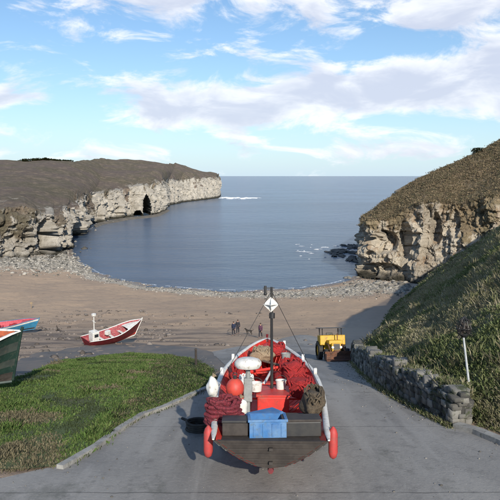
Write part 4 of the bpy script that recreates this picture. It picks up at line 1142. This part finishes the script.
# ------------------------------------------------------------------ people and dog
def skinned(name, verts, edges, radii, mat, parent, root=0, sub=1):
    me = bpy.data.meshes.new(name); me.from_pydata([tuple(v) for v in verts], edges, []); me.materials.append(mat)
    o = bpy.data.objects.new(name, me); COL.objects.link(o); o.parent = parent
    md = o.modifiers.new('Skin', 'SKIN'); md.use_smooth_shade = True
    sv = me.skin_vertices[0].data
    for i, r_ in enumerate(radii): sv[i].radius = (r_, r_) if not isinstance(r_, tuple) else r_; sv[i].use_root = (i == root)
    s = o.modifiers.new('Sub', 'SUBSURF'); s.levels = sub; s.render_levels = sub
    return o
def person(px, py, rz, label, top, legs, h=1.72, stride=.16, arm=.1):
    g = g_at(px, py); e = empty('person', g, (0, 0, rz), label=label, cat='person'); k = h/1.75
    V = {}; order = []; E = []
    def v(n, p, r_): V[n] = len(order); order.append((Vector(p)*k, r_*k if not isinstance(r_, tuple) else (r_[0]*k, r_[1]*k)))
    v('pel', (0, 0, .93), (.16, .11)); v('waist', (0, 0, 1.08), (.135, .10)); v('chest', (0, .0, 1.30), (.17, .115)); v('neckb', (0, 0, 1.45), .075); v('neck', (0, .01, 1.52), .055); v('head', (0, .03, 1.62), (.075, .09)); v('crown', (0, .025, 1.70), (.065, .08))
    E += [('pel', 'waist'), ('waist', 'chest'), ('chest', 'neckb'), ('neckb', 'neck'), ('neck', 'head'), ('head', 'crown')]
    for s, n in ((-1, 'L'), (1, 'R')):
        f = stride*s
        v('hip'+n, (.09*s, .0, .88), .095); v('knee'+n, (.10*s, f*.6+.03, .48), .062); v('ank'+n, (.10*s, f-.03, .09), .042); v('toe'+n, (.11*s, f+.14, .045), .04)
        E += [('pel', 'hip'+n), ('hip'+n, 'knee'+n), ('knee'+n, 'ank'+n), ('ank'+n, 'toe'+n)]
        v('sh'+n, (.19*s, 0, 1.41), .062); v('el'+n, (.245*s, -f*arm*4-.02, 1.13), .045); v('wr'+n, (.25*s, -f*arm*8+.06, .89), .030); v('palm'+n, (.25*s, -f*arm*8+.075, .82), (.035, .02))
        E += [('chest', 'sh'+n), ('sh'+n, 'el'+n), ('el'+n, 'wr'+n), ('wr'+n, 'palm'+n)]
        for q in range(4):
            a_ = 'f%d%s' % (q, n); v(a_, (.25*s, -f*arm*8+.045+q*.022, .755-.004*abs(q-1.5)), .009); v(a_+'t', (.238*s, -f*arm*8+.05+q*.022, .72), .008); E += [('palm'+n, a_), (a_, a_+'t')]
        v('th'+n, (.235*s, -f*arm*8+.115, .80), .010); E += [('palm'+n, 'th'+n)]
    skinned('body', [p for p, _ in order], [(V[a_], V[c]) for a_, c in E], [r_ for _, r_ in order], M['skin'], e, V['pel'])
    def sub(names, edges, grow, nm, mat):
        ids = [V[n] for n in names]; rr_ = []
        for i in ids:
            r_ = order[i][1]; rr_.append((r_[0]+grow, r_[1]+grow) if isinstance(r_, tuple) else r_+grow)
        skinned(nm, [order[i][0] for i in ids], [(names.index(a_), names.index(c)) for a_, c in edges], rr_, mat, e, 0)
    sub(['waist', 'pel', 'chest', 'neckb', 'shL', 'elL', 'wrL', 'shR', 'elR', 'wrR'], [('waist', 'pel'), ('waist', 'chest'), ('chest', 'neckb'), ('chest', 'shL'), ('shL', 'elL'), ('elL', 'wrL'), ('chest', 'shR'), ('shR', 'elR'), ('elR', 'wrR')], .022, 'jacket', top)
    sub(['pel', 'hipL', 'kneeL', 'ankL', 'hipR', 'kneeR', 'ankR'], [('pel', 'hipL'), ('hipL', 'kneeL'), ('kneeL', 'ankL'), ('pel', 'hipR'), ('hipR', 'kneeR'), ('kneeR', 'ankR')], .018, 'trousers', legs)
    b = MB(); b.ball((0, .005*k, 1.68*k), (.088*k, .105*k, .095*k), 14, 10); b.build('hair', M['hair'], e, smooth=True)
    for s in (-1, 1):
        f = stride*s; b = MB(); b.ball((.105*s*k, (f+.06)*k, .04*k), (.05*k, .13*k, .05*k), 10, 6); b.build('shoe', M['black'], e, smooth=True)
    b = MB(); b.ball((0, .125*k, 1.615*k), (.012, .02, .02), 8, 6); b.build('nose', M['skin'], e, smooth=True)
    b = MB(); b.ball((0, .112*k, 1.575*k), (.024, .008, .007), 8, 6); b.build('mouth', M['pink'], e, smooth=True)
    for s in (-1, 1):
        b = MB(); b.ball((.03*s, .112*k, 1.645*k), (.012, .008, .009), 8, 6); b.build('eye', M['black'], e, smooth=True)
        b = MB(); b.ball((.082*s*k, .03*k, 1.63*k), (.012, .022, .03), 8, 6); b.build('ear', M['skin'], e, smooth=True)
    return e
person(233.6, 335.5, R(160), 'person in a navy jacket walking on the sand, left of the pair', M['cloth_blue'], M['cloth_dark'], 1.68)
person(237.8, 334, R(175), 'person in black walking on the sand, right of the pair', M['cloth_dark'], M['cloth_dark'], 1.80)
person(260.5, 338, R(150), 'person in a plum jacket walking alone on the sand just beyond the red boat bow', M['cloth_plum'], M['cloth_dark'], 1.72)
# the pair on the distant waterline is the mast gear; the dog
g = g_at(249, 334.5); e = empty('dog', g, (0, 0, R(70)), label='black dog standing on the sand right of the two walkers', cat='dog')
dv = [((0, -.28, .50), (.10, .12)), ((0, 0, .50), (.09, .11)), ((0, .26, .50), (.10, .14)), ((0, .40, .62), .075), ((0, .48, .70), (.07, .075)), ((0, .60, .67), .04), ((0, .66, .655), .03)]
de = [(0, 1), (1, 2), (2, 3), (3, 4), (4, 5), (5, 6)]
for s in (-1, 1):
    i = len(dv); dv += [((.09*s, -.30, .42), .075), ((.10*s, -.22, .28), .05), ((.10*s, -.36, .17), .028), ((.10*s, -.33, .03), .024), ((.10*s, -.27, .02), .024)]; de += [(0, i), (i, i+1), (i+1, i+2), (i+2, i+3), (i+3, i+4)]
    i = len(dv); dv += [((.09*s, .26, .38), .055), ((.09*s, .25, .20), .03), ((.09*s, .25, .03), .024), ((.09*s, .30, .02), .022)]; de += [(2, i), (i, i+1), (i+1, i+2), (i+2, i+3)]
    i = len(dv); dv += [((.05*s, .45, .78), .022), ((.075*s, .46, .72), .014)]; de += [(4, i), (i, i+1)]
i = len(dv); dv += [((0, -.42, .56), .03), ((0, -.56, .64), .022), ((0, -.66, .74), .012)]; de += [(0, i), (i, i+1), (i+1, i+2)]
skinned('body', [p for p, _ in dv], de, [r_ for _, r_ in dv], M['dogfur'], e, 1)

# ------------------------------------------------------------------ posts, beacon
g = g_at(196, 366); e = empty('post', g, label='lone dark timber post at the top corner of the turf', cat='post')
b = MB(); b.cyl((0, 0, -.2), (0, 0, .92), .07, .06, 8); b.build('shaft', M['darkwood'], e); b = MB(); b.cyl((0, 0, .92), (0, 0, .98), .08, .05, 8); b.build('cap', M['darkwood'], e)
# lamp post with a wire basket head on the slope
by = 12.0
while by < 60:
    p0 = at(471, 402, by)
    if p0.z < hill_z(p0.x, p0.y): break
    by += .05
base = Vector((p0.x, p0.y, hill_z(p0.x, p0.y))); topp = at(463.5, 337, base.y-.1)
e = empty('beacon_post', base, label='thin white post with a dark wire basket on top on the scrub slope', cat='beacon')
tv = topp-base
b = MB(); b.cyl((0, 0, -.3), tv*.32, .05, .045, 10); b.build('pole_base', M['darkwood'], e); b = MB(); b.cyl(tv*.32, tv, .036, .030, 10); b.build('pole', M['pole_white'], e, smooth=True)
b = MB()
for k in range(10):
    a_ = 2*math.pi*k/10; pp = [tv+Vector((math.cos(a_)*r_, math.sin(a_)*r_, z)) for r_, z in ((.04, 0), (.16, .10), (.22, .28), (.13, .5), (.0, .62))]; b.tube(pp, .014, 5)
for r_, z in ((.16, .10), (.22, .28), (.14, .48)): b.tube([tv+Vector((math.cos(2*math.pi*k/16)*r_, math.sin(2*math.pi*k/16)*r_, z)) for k in range(16)], .012, 5, closed=True)
b.build('basket', M['black'], e)
b = MB(); b.rock(tuple(tv+Vector((0, 0, .26))), (.14, .14, .2), seed=3, amt=.6, sub=2)
for k in range(26):
    d = Vector((rng.normal(), rng.normal(), rng.normal()*.8+.3)).normalized(); c0 = tv+Vector((0, 0, .24)); b.tube([c0+d*.08, c0+d*.22, c0+d*(.3+.08*rng.random())+Vector((0, 0, .03))], .011, 4)
b.build('twigs', M['darkwood'], e)

# small driftwood stake and debris on left beach
g = g_at(58, 331); b = MB(); b.tube([(-.25, .1, 0), (0, 0, .25), (-.2, .05, .75)], [.14, .11, .05], 6); b.tube([(0, 0, .25), (.35, 0, .1)], [.1, .05], 6)
tag(b.build('driftwood', M['darkwood'], loc=g), 'dark driftwood stump on the beach right of the blue boat', 'driftwood')
g = g_at(31.5, 309); e = empty('marker_stake', g, label='short pale marker stake standing on the sand above the blue boat', cat='stake'); b = MB(); b.cyl((0, 0, -.2), (0, 0, 1.3), .06, .05, 8); b.build('shaft', M['rope_tan'], e); b = MB(); b.box((0, 0, 1.05), (.45, .06, .4), bev=.01); b.build('board', M['rope_tan'], e)

# bush on the right skyline, thorn hedge on the left skyline
def bush(name, p, r, n, lb, cat, col=(.035, .04, .018)):
    e = empty(name, p, label=lb, cat=cat)
    b = MB()
    for k in range(7):
        a_ = rng.uniform(0, 6.28); b.tube([(0, 0, -.3), (r[0]*.3*math.cos(a_), r[1]*.3*math.sin(a_), r[2]*.5), (r[0]*.7*math.cos(a_), r[1]*.7*math.sin(a_), r[2]*1.1)], [.06, .04, .015], 5)
    b.build('branches', M['darkwood'], e)
    P = []
    while len(P) < n:
        q = rng.normal(size=3); q /= np.linalg.norm(q); q *= rng.random()**.4
        w = 1+.35*noise.noise(Vector(q)*2+Vector(p)*.1); P.append((q[0]*r[0]*w, q[1]*r[1]*w, r[2]*.9+q[2]*r[2]*w))
    P = np.array(P); lf = .28 if r[0] < 2.5 else .8
    o = tufts('foliage', P, np.full(n, lf), np.full(n, lf*.7), np.tile(col, (n, 1)), 3, .12, M['tint'], 1.6); o.parent = e
i = int(np.argmin(np.abs(np.array([proj(q)[0] for q in RV[:, 116]])-476))); cr = max((tuple(RV[i, j]) for j in range(92, 117)), key=lambda q: -proj(q)[1])
bush('thorn_bush', (cr[0], cr[1]-1, cr[2]-.1), (1.9, 1.2, .75), 260, 'small dark thorn bush on the skyline of the near headland', 'bush')
hedge = [('low dark thorn bush on the left skyline, leftmost of the row', 26), ('wide dark thorn bush on the left skyline, second from the left', 36), ('dark rounded thorn bush on the left skyline, third from the left', 45), ('small dark thorn bush on the left skyline, fourth from the left', 55), ('dark spreading thorn bush on the left skyline, rightmost of the row', 67)]
for lb, px in hedge:
    i = int(np.argmin(np.abs(np.array([proj(q)[0] for q in LV[:, 136]])-px))); cr = min((tuple(LV[i, j]) for j in range(76, 144)), key=lambda q: proj(q)[1])
    e0 = (cr[0], cr[1]-1, cr[2]-.9); bush('thorn_bush', e0, (rng.uniform(3, 5.5), 2, rng.uniform(.8, 1.5)), 240, lb, 'bush')

# ------------------------------------------------------------------ camera, light, world
cam = bpy.data.objects.new('camera', bpy.data.cameras.new('camera')); COL.objects.link(cam); SC.camera = cam
cam.location = (0, 0, CZ); cam.rotation_euler = (R(90)-PITCH, 0, 0)
cam.data.sensor_width = 36; cam.data.lens = 36*F/500; cam.data.clip_end = 30000; cam.data.clip_start = .1
SUN_AZ = 15; SUN_EL = 27       # azimuth measured from straight behind the camera towards the right
sd = Vector((math.sin(R(SUN_AZ))*math.cos(R(SUN_EL)), -math.cos(R(SUN_AZ))*math.cos(R(SUN_EL)), math.sin(R(SUN_EL))))
sl = bpy.data.lights.new('sun', 'SUN'); sl.energy = 4.4; sl.angle = R(.6); sl.color = (1, .93, .82)
so = bpy.data.objects.new('sun', sl); COL.objects.link(so); so.rotation_euler = sd.to_track_quat('Z', 'Y').to_euler()
W = bpy.data.worlds.new('World'); SC.world = W; W.use_nodes = True; nt = W.node_tree
bg = nt.nodes['Background']; bg.inputs['Strength'].default_value = .105
sky = nt.nodes.new('ShaderNodeTexSky'); sky.sky_type = 'NISHITA'; sky.sun_disc = False
sky.sun_elevation = R(SUN_EL); sky.sun_rotation = math.atan2(sd.x, sd.y); sky.altitude = 0; sky.air_density = 1.0; sky.dust_density = .3; sky.ozone_density = 1.6
tc = nt.nodes.new('ShaderNodeTexCoord'); sep = nt.nodes.new('ShaderNodeSeparateXYZ'); nt.links.new(tc.outputs['Generated'], sep.inputs[0])
az = mth(nt, 'ARCTAN2', sep.outputs[0], sep.outputs[1]); el = mth(nt, 'ARCSINE', sep.outputs[2])
cmb = nt.nodes.new('ShaderNodeCombineXYZ'); nt.links.new(mth(nt, 'MULTIPLY', az, 5.0), cmb.inputs[0]); nt.links.new(mth(nt, 'MULTIPLY', el, 13.0), cmb.inputs[1])
def wn(scale, det, rough, off, dist=0.0):
    mp = nt.nodes.new('ShaderNodeMapping'); mp.inputs['Location'].default_value = off; nt.links.new(cmb.outputs[0], mp.inputs[0])
    n = nt.nodes.new('ShaderNodeTexNoise'); n.inputs['Scale'].default_value = scale; n.inputs['Detail'].default_value = det; n.inputs['Roughness'].default_value = rough; n.inputs['Distortion'].default_value = dist
    nt.links.new(mp.outputs[0], n.inputs['Vector']); return n.outputs['Fac']
def blob(azc, elc, wa, we, amp):
    a_ = mth(nt, 'DIVIDE', mth(nt, 'SUBTRACT', az, R(azc)), R(wa)); e_ = mth(nt, 'DIVIDE', mth(nt, 'SUBTRACT', el, R(elc)), R(we))
    r2 = mth(nt, 'ADD', mth(nt, 'MULTIPLY', a_, a_), mth(nt, 'MULTIPLY', e_, e_)); return mth(nt, 'MULTIPLY', mth(nt, 'EXPONENT', mth(nt, 'MULTIPLY', r2, -1)), amp)
cover = mth(nt, 'ADD', blob(2.5, 6.7, 12, 2.1, .56), blob(-7, 5.3, 8, 1.2, .22))
for bb in ((14, 8.2, 7, 1.7, .36), (21, 8.6, 7, 2.2, .42), (-22, 6.6, 4.2, 1.0, .36), (-20, 1.9, 9, .7, .12), (8, 2.0, 20, .7, .10), (24, 5.5, 5, 1.4, .25), (4, 3.0, 22, 1.0, .08), (-6, 17, 14, 4, .30), (18, 15, 10, 3, .30), (-40, 12, 14, 5, .3), (45, 12, 16, 6, .3), (0, 40, 60, 12, .18)):
    cover = mth(nt, 'ADD', cover, blob(*bb))
dens = mth(nt, 'ADD', cover, mth(nt, 'MULTIPLY', mth(nt, 'SUBTRACT', wn(1.6, 8, .62, (3, 1, 0), .5), .5), 1.25))
cl = ramp(nt, dens, .07, .30)
thick = ramp(nt, mth(nt, 'ADD', mth(nt, 'MULTIPLY', wn(1.6, 6, .55, (3.0, 1.22, 0), .5), 1.2), mth(nt, 'MULTIPLY', cover, .5)), .55, .95)
ccol = mixc(nt, thick, (9.3, 9.4, 9.6), (5.7, 6.1, 7.3))
skyc = mixc(nt, 1.0, sky.outputs[0], (.80, 1.0, 1.16), 'MULTIPLY')
hz = mth(nt, 'EXPONENT', mth(nt, 'MULTIPLY', mth(nt, 'ABSOLUTE', el), -9.0))
skyc = mixc(nt, mth(nt, 'MULTIPLY', hz, .85), skyc, (5.3, 6.7, 8.0))
fin = mixc(nt, mth(nt, 'MULTIPLY', cl, .88), skyc, ccol)
nt.links.new(fin, bg.inputs['Color'])
vs = SC.view_settings; vs.view_transform = 'Standard'; vs.look = 'None'; vs.gamma = 1; vs.use_curve_mapping = False; vs.exposure = 0.2
SC.render.resolution_x = 1024; SC.render.resolution_y = 1024
